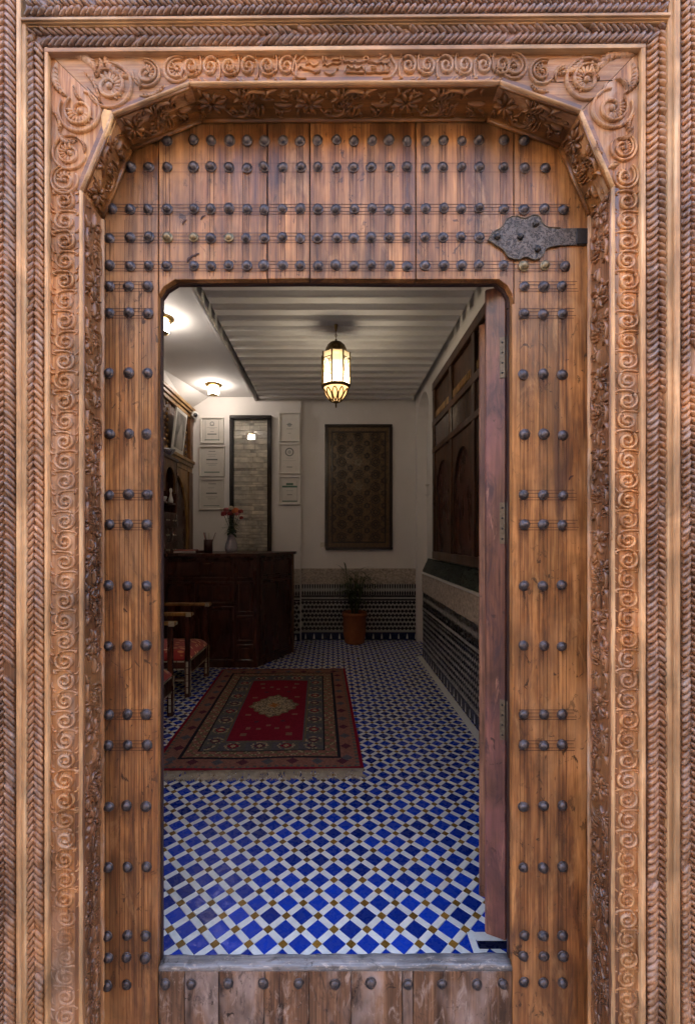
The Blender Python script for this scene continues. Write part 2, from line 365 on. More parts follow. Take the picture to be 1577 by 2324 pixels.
    def mesh(s, name, mats, recalc=True):
        me = bpy.data.meshes.new(name); me.from_pydata(s.v, [], s.f)
        for m in (mats if isinstance(mats, (list, tuple)) else [mats]): me.materials.append(M[m])
        me.polygons.foreach_set('material_index', s.m); me.polygons.foreach_set('use_smooth', s.sm)
        if recalc:
            bm = bmesh.new(); bm.from_mesh(me); bmesh.ops.recalc_face_normals(bm, faces=bm.faces[:]); bm.to_mesh(me); bm.free()
        me.update(); return me

WORLD = {}
def link(name, data, parent=None, mw=None):
    o = bpy.data.objects.new(name, data); C.objects.link(o)
    mw = mw or Matrix.Identity(4)
    if parent is not None:
        o.parent = parent; o.matrix_parent_inverse = WORLD[parent].inverted()
    o.matrix_basis = mw; WORLD[o] = mw
    return o
def obj(name, mb, mats, parent=None, mw=None, recalc=True):
    return link(name, mb.mesh(name, mats, recalc), parent, mw)
def tag(o, label=None, cat=None, group=None, kind=None):
    for k, v in (('label', label), ('category', cat), ('group', group), ('kind', kind)):
        if v: o[k] = v
    return o
def thing(name, label, cat, loc=(0, 0, 0), group=None):
    o = link(name, None, None, Matrix.Translation(Vector(loc))); return tag(o, label, cat, group)
def struct(name, mb, mats, parent=None):
    o = obj(name, mb, mats, parent)
    if parent is None: o['kind'] = 'structure'
    return o
def children(o): return [c for c in bpy.data.objects if c.parent == o]
def copy_tree(o, parent=None, loc=None):
    c = o.copy(); C.objects.link(c); c.parent = parent
    if loc is not None: c.location = loc
    for ch in children(o): copy_tree(ch, c)
    return c
T = Matrix.Translation

# ------------------------------------------------------------------ the setting: lane, house front, room shell
YB = 4.47; YP = 4.40                       # back wall of the room, and the pier that stands proud of it
XR, XL = 1.03, -1.78
g = MB(); g.box(-40, 40, -40, 0.019, -0.35, -0.13); struct('lane_ground', g, 'lane_stone')
g = MB(); g.box(-14, 14, -4.1, -3.7, -0.16, 4.1)
o = obj('opposite_house_wall', g, 'lane_plaster'); tag(o, 'tall ochre plaster house wall across the narrow lane', 'wall')
D1 = 1.097; Y1 = D1 - CAM_D                # face of the carved surround
g = MB()
xl0, xr0 = PX(-70, D1), PX(1568, D1)
zt = PZ(-90, D1)
g.box(-9, xl0, Y1 + .004, 0.33, -0.2, zt); g.box(xr0, 9, Y1 + .008, 0.33, -0.2, zt); g.box(-9, 9, Y1 + .004, 0.33, zt, 8.2)
g.box(xl0, -0.70, 0.045, 0.33, -0.2, zt); g.box(0.70, xr0, 0.045, 0.33, -0.2, zt); g.box(-0.70, 0.70, 0.045, 0.33, 2.42, zt)
o = obj('house_front_wall', g, 'facade_plaster'); tag(o, 'tan plaster house front around the carved wooden doorway', 'wall')

# room walls
g = MB(); g.box(XL, 9, YB, YB + .2, -0.1, 3.4); struct('wall_back', g, 'plaster')
g = MB(); g.box(XL, PX(683, 5.60), YP, YB - .001, -0.1, 3.4); struct('wall_back_pier', g, 'plaster')
g = MB(); g.box(XL - .2, XL, 0.33, YB + .2, -0.1, 3.4); struct('wall_left', g, 'plaster')
g = MB()
ya, yb_ = 3.66, 4.36; zs, zt2 = 2.55, 2.92   # arched niche at the far end of the right wall
g.box(XR, XR + .3, 0.33, ya, -0.1, 3.4); g.box(XR, XR + .3, yb_, YB, -0.1, 3.4)
arc = [(ya + (yb_ - ya) * (0.5 - 0.5 * math.cos(PI * i / 16)), zs + (zt2 - zs) * math.sin(PI * i / 16) ** .8) for i in range(17)]
poly = [(ya, 3.4)] + arc + [(yb_, 3.4)]
g.prism(poly, 0, .12, 0, 0, lambda x, y, z: Vector((XR + y, x, z)))
g.box(XR + .12, XR + .3, ya, yb_, -0.1, 3.4)
g.box(XR + .10, XR + .121, ya, yb_, 1.90, 1.925); g.box(XR + .105, XR + .121, ya, yb_, 1.78, 1.80)
struct('wall_right', g, 'plaster')
# ceilings
XS = -0.952
g = MB(); g.box(XL, XS, 0.33, YB, 3.0, 3.12)
g.add([(XL + .05, 1.2, 3.0), (XL + .02, YP, 2.84), (-1.53, YP, 2.999), (-1.74, 3.46, 2.999), (XL + .02, 1.2, 2.95)], [(0, 3, 4), (4, 3, 2, 1)])
struct('ceiling_left', g, 'ceiling_plaster')
g = MB(); g.box(XS, XR, 0.33, YB, 3.065, 3.2); g.box(XS, XS + .018, 0.33, YB, 2.948, 3.0649); g.box(XS + .018, XR, 0.33, 0.40, 2.952, 3.064)
ceil = struct('ceiling', g, 'ceiling_plaster')
bm_ = MB(); xa, xb = XS + .022, XR - .012; hw, tw, zb, zt3 = .040, .064, 2.945, 3.066
vs = []
for x, z, k in ((xa, zt3, tw), (xa + .055, zb, hw), (xb - .055, zb, hw), (xb, zt3, tw)):
    vs += [(x, -k, z), (x, k, z)]
vs2 = [(xa + .048, -hw - .006, zb + .012), (xa + .048, hw + .006, zb + .012), (xb - .048, -hw - .006, zb + .012), (xb - .048, hw + .006, zb + .012)]
bm_.add(vs + vs2, [(2, 4, 5, 3), (8, 2, 3, 9), (0, 8, 9, 1), (4, 10, 11, 5), (10, 6, 7, 11), (0, 6, 10, 8), (8, 10, 4, 2), (1, 9, 11, 7), (9, 3, 5, 11)])
bme = bm_.mesh('ceiling_beam', 'ceiling_plaster')
for i in range(23):
    y = 3.52 + 0.04 - 1.2 + (i - 11) * 0.1735
    if 0.47 < y < YB - .06: link('ceiling_beam', bme, ceil, T((0, y, 0)))

# floor: zellige laid on the diagonal
S = 0.1064; PERIOD = S / math.sqrt(2); WQ = 0.31 * PERIOD; BQ = PERIOD - WQ; GAP = 0.0014
g = MB(); g.box(XL, XR + .3, 0.02, YB, -0.1, -0.004); floor = struct('floor', g, 'grout')
e1 = Vector((1, 1)).normalized(); e2 = Vector((1, -1)).normalized(); O0 = Vector((0.0575, 0.2223))
tiles = {'b': [], 'w1': [], 'w2': [], 'o': []}
XD = 0.955                                  # face of the tiled dado on the right
for i in range(-120, 121):
    for j in range(-120, 121):
        c0 = O0 + e1 * (i * PERIOD) + e2 * (j * PERIOD)
        for k, (a, b_) in (('o', (0, 0)), ('w1', (.5, 0)), ('w2', (0, .5)), ('b', (.5, .5))):
            c = c0 + e1 * (a * PERIOD) + e2 * (b_ * PERIOD)
            if c.y < 0.03 or c.y > YB - .02 or c.x < XL or c.x > (XD + .02 if c.y < 3.62 else XR + .25): continue
            tiles[k].append(c)
def tile_mesh(lx, ly, name, mat):
    m = MB(); hx, hy = lx / 2 - GAP / 2, ly / 2 - GAP / 2; ch = .0006; vs = []
    for z, k in ((-.006, 0), (-.0006, 0), (0, ch)):
        for sx, sy in ((-1, -1), (1, -1), (1, 1), (-1, 1)):
            p = e1 * sx * (hx - k) + e2 * sy * (hy - k); vs.append((p.x, p.y, z))
    fs = [(8, 9, 10, 11)]
    for r in (0, 4):
        for q in range(4): fs.append((r + q, r + (q + 1) % 4, r + 4 + (q + 1) % 4, r + 4 + q))
    m.add(vs, fs); return m.mesh(name, mat)
TM = {'b': tile_mesh(BQ, BQ, 'blue_tile', 'tile_blue'), 'w1': tile_mesh(BQ, WQ, 'white_tile', 'tile_white'), 'w2': tile_mesh(WQ, BQ, 'white_tile', 'tile_white'), 'o': tile_mesh(WQ, WQ, 'ochre_tile', 'tile_ochre')}
SZ = {'b': (BQ, BQ), 'w1': (BQ, WQ), 'w2': (WQ, BQ), 'o': (WQ, WQ)}
far = MB(); MI = {'b': 0, 'w1': 1, 'w2': 1, 'o': 2}
def in_view(c):
    d = c.y + CAM_D; px = PX0 + c.x / d * F; py = PY0 + CAM_H / d * F
    return 340 < px < 1125 and py < 2185
count = {'b': 0, 'w': 0, 'o': 0}
for k in ('b', 'w1', 'w2', 'o'):
    tiles[k].sort(key=lambda c: c.y)
order = sorted([(c.y, k, c) for k in tiles for c in tiles[k]], key=lambda q: (q[0], q[1], q[2].x))
for y, k, c in order:
    kk = k[0]
    rz = (rng.random() - .5) * .03; tx, ty = (rng.random() - .5) * .024, (rng.random() - .5) * .024
    dz = (rng.random() - .5) * .0006
    if in_view(c) and count[kk] < 300:
        count[kk] += 1
        mw = T((c.x + rng.uniform(-.0006, .0006), c.y + rng.uniform(-.0006, .0006), dz)) @ Matrix.Rotation(rz, 4, 'Z') @ Matrix.Rotation(tx, 4, 'X') @ Matrix.Rotation(ty, 4, 'Y')
        link({'b': 'blue_tile', 'w': 'white_tile', 'o': 'ochre_tile'}[kk], TM[k], floor, mw)
    else:
        hx, hy = SZ[k][0] / 2 - GAP / 2, SZ[k][1] / 2 - GAP / 2; vs = []
        for sx, sy in ((-1, -1), (1, -1), (1, 1), (-1, 1)):
            p = c + e1 * sx * hx + e2 * sy * hy; vs.append((p.x, p.y, dz + (p.x - c.x) * tx + (p.y - c.y) * ty))
        far.add(vs, [(0, 1, 2, 3)], MI[k])
ft = obj('floor_tiling', far, ['tile_blue', 'tile_white', 'tile_ochre'], floor); ft['kind'] = 'stuff'
# border strips by the threshold corner and along the dado
g = MB(); g.box(XD - .055, XD - .002, 0.34, 3.66, -0.004, 0.0025); obj('border_strip', g, 'tile_white', floor)
g = MB(); g.box(.453, .64, .204, .229, -.004, .0025); obj('border_tile', g, 'tile_navy', floor)
g = MB(); g.box(.430, .450, .15, .262, -.004, .002); obj('border_tile', g, 'tile_white', floor)
g = MB(); g.box(.453, .64, .231, .262, -.004, .002); obj('border_tile', g, 'tile_white', floor)

# dados: tiled lower walls
def dado(name, label, L, frame, mirror=False):
    """frame(u, h, v): u along the wall, h proud of it, v up"""
    t = thing(name, label, 'dado', frame(0, 0, 0))
    def slab(nm, v0, v1, h0, h1, mat, u0=0.0, u1=None):
        m = MB(); u1_ = L if u1 is None else u1
        vs = [frame(u, h, v) for u in (u0, u1_) for h in (h0, h1) for v in (v0, v1)]
        m.add(vs, [(0, 1, 3, 2), (4, 6, 7, 5), (0, 4, 5, 1), (2, 3, 7, 6), (0, 2, 6, 4), (1, 5, 7, 3)])
        return obj(nm, m, mat, t)
    def pieces(nm, polys, mat, h=.0022):
        m = MB()
        for pl in polys: m.add([frame(u, .012 + h, v) for u, v in pl], [tuple(range(len(pl)))])
        q = obj(nm, m, mat, t); q['kind'] = 'stuff'; return q
    slab('skirting', 0.0, .092, 0, .014, 'tile_navy'); slab('skirting_line', .093, .112, 0, .016, 'dado_white')
    slab('tile_field', .113, .485, 0, .012, 'dado_white')
    slab('dark_band', .486, .505, 0, .015, 'tile_black'); slab('pale_band', .506, .530, 0, .017, 'dado_white'); slab('dark_band', .531, .552, 0, .015, 'tile_black')
    slab('frieze', .553, .692, 0, .012, 'dado_white')
    slab('plaster_band', .693, .885, 0, .02, 'carved_plaster')
    pitch = .0476; ph = .058; P1 = []; P2 = []; P3 = []; P4 = []
    n = int(L / pitch)
    for i in range(n):
        for j in range(7):
            u = (i + (.5 if j % 2 else 0) + .35) * pitch; v = .140 + j * .0535
            if u + .02 > L or v + .022 > .484: continue
            a, b_ = .0180, .0240
            P1.append([(u - a, v - b_ * .35), (u, v - b_), (u + a, v - b_ * .35), (u + a, v + b_ * .35), (u, v + b_), (u - a, v + b_ * .35)])
            u2 = u + pitch / 2
            if u2 + .008 < L: P2.append([(u2 - .007, v), (u2, v - .009), (u2 + .007, v), (u2, v + .009)])
    pf = .031
    for i in range(int(L / pf)):
        u = (i + .5) * pf
        P3.append([(u - .0105, .556), (u + .0105, .556), (u + .0105, .590), (u, .612), (u - .0105, .590)])
        P3.append([(u - .0085, .690), (u + .0085, .690), (u + .0085, .650), (u, .628), (u - .0085, .650)])
    ps = .105
    for i in range(int(L / ps)):
        u = (i + .5) * ps
        P4.append([(u - .012, .012), (u + .012, .012), (u + .009, .040), (u + .003, .075), (u - .003, .075), (u - .009, .040)])
    pieces('star_tiles', P1, 'tile_black'); pieces('lozenge_tiles', P2, 'tile_navy'); pieces('merlon_tiles', P3, 'tile_black'); pieces('drop_tiles', P4, 'tile_white', .0045)
    return t, slab
xb0 = PX(683, 5.60) + .002
dado('tiled_dado', 'black and white tiled dado on the back wall behind the potted plant', XR + .12 - xb0, lambda u, h, v: Vector((xb0 + u, YB - h - .001, v)))
dado('tiled_dado', 'short strip of tiled dado on the pier beside the desk', .9, lambda u, h, v: Vector((xb0 - .012 - u, YP - h - .001, v)))
t, slab = dado('tiled_dado', 'long tiled dado with green glazed sill under the wooden screen', 3.66 - .35, lambda u, h, v: Vector((XD + .018 - h, .35 + u, v)))
def dslab(nm, z0, z1, x0, mat): m = MB(); m.box(x0, XR - .002, .35, 3.66, z0, z1, 0, .004); return obj(nm, m, mat, t)
m = MB(); m.box(XD + .019, XR - .002, .35, 3.655, 0.0, .884); obj('core', m, 'mortar', t)
dslab('ledge', .886, .905, XD - .012, 'white_paint')
gs = 0
for y in range(24):
    m = MB(); y0 = .36 + y * .1375
    m.add([(XD + .004, y0, .906), (XR - .003, y0, 1.045), (XR - .003, y0 + .1355, 1.045), (XD + .004, y0 + .1355, .906), (XD + .004, y0, .925), (XD + .004, y0 + .1355, .925), (XR - .012, y0, 1.05), (XR - .012, y0 + .1355, 1.05)],
          [(4, 6, 7, 5), (0, 4, 5, 3), (0, 1, 6, 4), (3, 5, 7, 2), (1, 2, 7, 6), (0, 3, 2, 1)])
    obj('sill_tile', m, 'tile_green', t)

# ------------------------------------------------------------------ carved surround of the doorway
ZB = -0.155
OUT = [(186, None), (186, 433), (257, 260), (432, 190), (1133.5, 187), (1315.6, 253), (1389, 424.5), (1389, None)]
AR = [Vector((PX(x, D1), 0, PZ(y, D1) if y else ZB)) for x, y in OUT]       # arch outline, x and z
sur = thing('carved_door_surround', 'pale carved wooden surround with rope mouldings and a seven-sided arch', 'door surround', (0, Y1, ZB))
YF = Y1 + .005                              # sunk ground of the carving
def fr_face(u, v, h): return Vector((u, YF - h, v))
cl, ct1, ct2, cr = PX(106, D1), PZ(113, D1), PZ(104, D1), PX(1457, D1)
Lp = [(cl, ZB), (AR[1].x, ZB), (AR[1].x, AR[1].z), (AR[2].x, AR[2].z), (cl, ct1)]
Tp = [(cl, ct1), (AR[2].x, AR[2].z), (AR[3].x, AR[3].z), (AR[4].x, AR[4].z), (AR[5].x, AR[5].z), (cr, ct2)]
Rp = [(cr, ct2), (AR[5].x, AR[5].z), (AR[6].x, AR[6].z), (AR[6].x, ZB), (cr, ZB)]
for nm, pl, mt in (('carved_stile', Lp, 'frame_v'), ('carved_lintel', Tp, 'frame_h'), ('carved_stile', Rp, 'frame_v')):
    g = MB(); cx = sum(p[0] for p in pl) / len(pl); cz = sum(p[1] for p in pl) / len(pl)
    g.prism([(x + (cx - x) * .0006, z + (cz - z) * .0006) for x, z in pl], YF, YF + .04, 0, .0012); obj(nm, g, mt, sur)
# lip along the arch edge
def off_path(pts, d):                      # inset of a polyline away from the opening
    res = []
    for i, p in enumerate(pts):
        a = pts[max(0, i - 1)]; b_ = pts[min(len(pts) - 1, i + 1)]
        def nrm(q, r): v = Vector((r.x - q.x, r.z - q.z)).normalized(); return Vector((-v.y, v.x))
        n1 = nrm(a, p) if i else nrm(p, b_); n2 = nrm(p, b_) if i < len(pts) - 1 else n1
        n_ = (n1 + n2).normalized(); k = d / max(.3, n_.dot(n1)); res.append((p.x + n_.x * k, p.z + n_.y * k))
    return res
for i in range(7):
    g = MB(); pa = off_path(AR, .0035)[i]; pb = off_path(AR, .0035)[i + 1]; n_ = max(3, int(math.dist(pa, pb) / .05))
    pts = [(pa[0] + (pb[0] - pa[0]) * k / n_ + (rng.random() - .5) * .0012, pa[1] + (pb[1] - pa[1]) * k / n_ + (rng.random() - .5) * .0012) for k in range(n_ + 1)]
    g.ribbon(pts, .0085, .007, fr_face); obj('arch_lip', g, 'fillet_v' if i in (0, 6) else 'fillet_h', sur)

def spiral(cx, cy, r0, r1, a0, turns, n=30, sx=1.0, sy=1.0):
    pts = []
    for i in range(n + 1):
        t = i / n; r = r0 + (r1 - r0) * t ** .9; a = a0 + turns * 2 * PI * t; pts.append((cx + sx * r * math.cos(a), cy + sy * r * math.sin(a)))
    return pts
def taper(n, w, a=.5, b_=1.0): return [w * (a + (1 - a) * min(1, i / (n * .25))) * (1 if i < n * .6 else 1 - (1 - b_) * (i - n * .6) / (n * .4)) for i in range(n + 1)]
def cell(flip, seed):
    """one turn of the running scroll, about 0.062 wide and 0.05 high, relief pointing along -y"""
    m = MB(); q = random.Random(seed); fx = -1 if flip else 1
    def fr(u, v, h): return Vector((u * fx, -h, v))
    pts = spiral(0.0, 0.0, .0245, .0065, R(48), -1.42, 30, 1.0, .93)
    m.ribbon(pts, taper(30, .0078, .6, .7), [.0092 - .0025 * i / 30 for i in range(31)], fr)
    m.lathe([(.0055, 0), (.0045, -.0045), (0.0, -.0062)], 8, (pts[-1][0] * fx, 0, pts[-1][1]), 'y')
    # stem running on to the next turn
    m.ribbon([(-.031, .016), (-.029, .0235), (-.020, .0265), (-.006, .0275), (.008, .0262), (.0165, .0195)], [.003, .0055, .006, .006, .006, .006], [.004, .006, .006, .006, .006, .006], fr)
    # leaf sprouting inside the turn
    for k in range(4):
        a = R(62 + k * 26 + q.uniform(-5, 5)); m.leaf((.004 + .003 * math.cos(a), .004 + .003 * math.sin(a)), (.004 + .0165 * math.cos(a), .003 + .0155 * math.sin(a)), .0052, .0045, fr, .12)
    m.leaf((.028, -.004), (.033, .018), .005, .005, fr, -.2); m.leaf((-.026, -.020), (-.033, -.004), .005, .0045, fr, .25)
    m.leaf((.020, -.024), (.033, -.019), .0045, .004, fr, .2)
    m.leaf((-.022, .018), (-.031, .028), .006, .006, fr, .3); m.leaf((.010, -.0085), (-.004, -.016), .0055, .005, fr, .35); m.leaf((-.012, -.012), (-.016, .002), .0045, .0045, fr, -.3)
    m.leaf((.024, .020), (.034, .029), .006, .006, fr, -.25)
    return m
CELL = [cell(False, 1).mesh('scroll', 'frame_v'), cell(True, 2).mesh('scroll', 'frame_v'), cell(False, 3).mesh('scroll', 'frame_h'), cell(True, 4).mesh('scroll', 'frame_h')]
pit = 45.3
for side in (0, 1):
    cxp = 147 if side == 0 else 1424
    y = 456.0; i = 0
    while y < 2360:
        wear = 1.0
        if side == 0 and y > 2020: wear = max(.22, 1.0 - (y - 2020) / 110)
        if side == 0 and y > 2230: wear = .45
        if side == 1 and y > 1950: wear = .75
        mw = T((PX(cxp + rng.uniform(-1, 1), D1), YF, PZ(y, D1))) @ Matrix.Rotation(rng.uniform(-.12, .12), 4, 'Y') @ Matrix.Diagonal((.98 * rng.uniform(.92, 1.06), wear * rng.uniform(.75, 1.1), .97 * rng.uniform(.93, 1.05), 1))
        link('scroll', CELL[i % 2], sur, mw); y += pit * rng.uniform(.985, 1.015); i += 1
for a, b_, sgn in ((434, 650, 1), (928, 1140, -1)):
    n_ = 6; i = 0
    for k in range(n_):
        x = a + (b_ - a) * k / (n_ - 1); ym = 150 - 4 * (x - 440) / 700
        mw = T((PX(x, D1), YF, PZ(ym, D1))) @ Matrix.Rotation(R(90 * sgn), 4, 'Y') @ Matrix.Diagonal((.98, 1, .86, 1))
        link('scroll', CELL[2 + i % 2], sur, mw); i += 1
# large corner rosettes, traced centres and radii
PPM = D1 / F
def rosette(cx, cy, r, a_open, direction, fan0, fan1, rings=2, petals=9, mat='frame_h', big=True):
    m = MB(); X, Z, rr = PX(cx, D1), PZ(cy, D1), r * PPM
    def fr(u, v, h): return Vector((X + u, YF - h, Z + v))
    for k in range(rings):
        q = rr * (1 - .20 * k) + (0 if k else 0); n_ = 36
        if k == 0 or rings == 1: pts = spiral(0, 0, q, q * .96, R(a_open), direction * .80, n_)
        else: pts = spiral(0, 0, q, q * .26, R(a_open - 25 * direction), direction * 1.35, n_)
        m.ribbon(pts, taper(n_, .0092 if big else .0075, .4, .6), [.0078 - .002 * i / n_ for i in range(n_ + 1)], fr)
    if rings == 1:
        pts = spiral(0, 0, rr * .86, rr * .2, R(a_open), direction * 1.3, 30); m.ribbon(pts, taper(30, .007, .5, .7), .0062, fr)
    for k in range(petals):
        a = R(fan0 + (fan1 - fan0) * k / (petals - 1)); m.leaf((rr * .22 * math.cos(a), rr * .22 * math.sin(a)), (rr * .70 * math.cos(a), rr * .70 * math.sin(a)), rr * .2, .006, fr, .08 * direction)
    m.lathe([(rr * .16, 0), (rr * .13, -.005), (0, -.007)], 10, (X, YF, Z), 'y')
    return obj('rosette', m, mat, sur)
rosette(247, 192, 51, 120, -1, -60, 130, 2, 10); rosette(180, 250, 47, 150, 1, 170, 330, 2, 9, 'frame_v')
rosette(331, 164, 31, 100, -1, -30, 110, 1, 7, big=False); rosette(401, 156, 29, 60, 1, 120, 300, 1, 6, big=False)
rosette(157, 345, 38, 60, 1, 90, 250, 1, 8, 'frame_v', False); rosette(146, 407, 31, 100, 1, 60, 170, 1, 5, 'frame_v', False)
rosette(1332, 177, 47, 60, 1, 40, 240, 2, 10); rosette(1390, 242, 46, 20, -1, -100, 40, 2, 9, 'frame_v')
rosette(1231, 160, 28, 60, 1, 90, 240, 1, 7, big=False); rosette(1166, 148, 29, 100, -1, 100, 260, 1, 6, big=False)
rosette(1415, 333, 29, 60, -1, -70, 70, 1, 8, 'frame_v', False); rosette(1420, 398, 28, 60, -1, 90, 200, 1, 5, 'frame_v', False)
def strokes(nm, mat, items):
    for it in items:
        m = MB(); p0, p1, wd, bd = it
        m.leaf((PX(p0[0], D1), PZ(p0[1], D1)), (PX(p1[0], D1), PZ(p1[1], D1)), wd * PPM, .0075, fr_face, bd, 9)
        dx_, dy_ = p1[0] - p0[0], p1[1] - p0[1]; LL = math.hypot(dx_, dy_)
        for k in range(1, 8):
            f_ = k / 8; kk = math.sin(PI * f_); c0 = (p0[0] + dx_ * f_ + dy_ * bd * kk, p0[1] + dy_ * f_ - dx_ * bd * kk)
            for sg in (-1, 1):
                e_ = (c0[0] + dx_ / LL * wd * .35 - dy_ / LL * sg * wd * .52 * kk, c0[1] + dy_ / LL * wd * .35 + dx_ / LL * sg * wd * .52 * kk)
                m.leaf((PX(c0[0], D1), PZ(c0[1], D1)), (PX(e_[0], D1), PZ(e_[1], D1)), wd * .22 * PPM, .0088, fr_face, .1 * sg, 4)
        obj(nm, m, mat, sur)
strokes('acanthus_leaf', 'frame_h', [((120, 124), (225, 165), 20, .22), ((235, 122), (300, 172), 19, -.18), ((128, 140), (150, 215), 17, -.2), ((225, 128), (215, 172), 13, .2), ((300, 175), (316, 200), 10, .3), ((316, 214), (372, 190), 10, -.2), ((118, 250), (132, 300), 13, .2), ((132, 292), (170, 318), 13, -.3),
    ((190, 160), (226, 230), 8, .1), ((165, 190), (195, 232), 8, -.15), ((176, 312), (190, 345), 8, .2)])
strokes('acanthus_leaf', 'frame_h', [((1440, 122), (1350, 165), 20, -.22), ((1325, 122), (1268, 165), 18, .18), ((1438, 140), (1418, 210), 17, .2), ((1345, 135), (1362, 178), 13, -.2), ((1262, 180), (1285, 150), 10, .3), ((1246, 205), (1205, 188), 10, .2), ((1440, 255), (1432, 300), 13, -.2), ((1438, 285), (1402, 310), 13, .3), ((1352, 315), (1368, 348), 9, -.2), ((1398, 175), (1425, 205), 9, .2), ((1382, 380), (1402, 372), 14, .1)])
# inscription cartouche in the middle of the lintel
def lin(pts, w=.0042, h=.0058, nm='inscription_stroke'):
    m = MB(); q = [(650.7 + x * .17684, 100.7 + y * .17684) for x, y in pts]
    sm = []
    for i in range(len(q) - 1):
        p0, p1, p2, p3 = q[max(0, i - 1)], q[i], q[i + 1], q[min(len(q) - 1, i + 2)]
        for k in range(4):
            t = k / 4
            sm.append(tuple(.5 * (2 * p1[c] + (p2[c] - p0[c]) * t + (2 * p0[c] - 5 * p1[c] + 4 * p2[c] - p3[c]) * t * t + (3 * p1[c] - p0[c] - 3 * p2[c] + p3[c]) * t ** 3) for c in (0, 1)))
    sm.append(q[-1]); n_ = len(sm) - 1
    m.ribbon([(PX(x, D1), PZ(y, D1)) for x, y in sm], [w * (.55 + .45 * math.sin(PI * (i + .5) / (n_ + 1))) for i in range(n_ + 1)], h, fr_face)
    obj(nm, m, 'frame_h', sur)
lin([(250, 430), (150, 425), (100, 380), (70, 330), (90, 240), (105, 170), (140, 110), (190, 92), (240, 120)], .0055, .0065, 'cartouche_edge')
lin([(1180, 120), (1215, 125), (1260, 105), (1310, 95), (1345, 150), (1370, 210), (1405, 265), (1395, 330), (1365, 370), (1330, 420), (1230, 430)], .0055, .0065, 'cartouche_edge')
for pts in ([(130, 230), (175, 170), (215, 145), (255, 185), (250, 230)], [(150, 300), (175, 270), (220, 300), (280, 310), (330, 330), (370, 350), (420, 330), (430, 290)], [(240, 250), (300, 225), (345, 260), (400, 230), (415, 190)],
            [(460, 260), (490, 235), (520, 260), (560, 235), (600, 225), (650, 235), (700, 215)], [(480, 330), (510, 360), (560, 375), (610, 350), (630, 310), (665, 295)], [(580, 190), (620, 175), (680, 178)], [(720, 130), (735, 215)], [(690, 140), (700, 200)],
            [(500, 150), (505, 210)], [(460, 140), (470, 215)], [(740, 345), (770, 260), (800, 270), (840, 290), (870, 265), (890, 300), (930, 290), (960, 260), (985, 300), (1000, 330)], [(740, 215), (800, 205), (840, 225), (880, 190), (900, 215), (950, 215), (1000, 200)],
            [(1000, 150), (1035, 150), (1045, 180), (1015, 195), (985, 180), (1000, 150)], [(1040, 215), (1090, 210), (1130, 225), (1160, 235), (1210, 215), (1250, 235), (1300, 220), (1320, 170)], [(1190, 200), (1230, 150), (1290, 130)],
            [(1010, 260), (1020, 345), (1080, 350), (1130, 335), (1190, 350), (1250, 340), (1300, 345), (1330, 300)], [(1080, 270), (1150, 268)], [(1085, 300), (1150, 300)], [(1210, 270), (1220, 330)], [(1260, 250), (1270, 320)], [(1310, 240), (1325, 290)], [(760, 350), (850, 345), (940, 352), (1000, 350)]):
    lin(pts)
# broken chip at the left haunch
g = MB(); pc = [(236, 246), (252, 250), (257, 262), (246, 296), (238, 312), (233, 292), (229, 262)]
g.prism([(PX(x, D1), PZ(y, D1)) for x, y in pc], YF - .0045, YF + .01, 0, .002); obj('chipped_patch', g, 'chip_wood', sur)
g = MB(); g.ribbon([(PX(x, D1), PZ(y, D1)) for x, y in ((196, 193), (214, 213), (232, 232), (252, 255), (262, 268))], .0016, .0016, fr_face); obj('crack', g, 'groove', sur)
g = MB(); g.ribbon([(PX(x, D1), PZ(y, D1)) for x, y in ((1215, 181), (1270, 182), (1330, 180), (1392, 178))], .0014, .0016, fr_face); obj('crack', g, 'groove', sur)
for ys in (1390, 1408):
    g = MB(); g.ribbon([(PX(x, D1), PZ(y, D1)) for x, y in ((1388, ys), (1410, ys + 2), (1440, ys - 1))], .0018, .0016, fr_face); obj('crack', g, 'groove', sur)

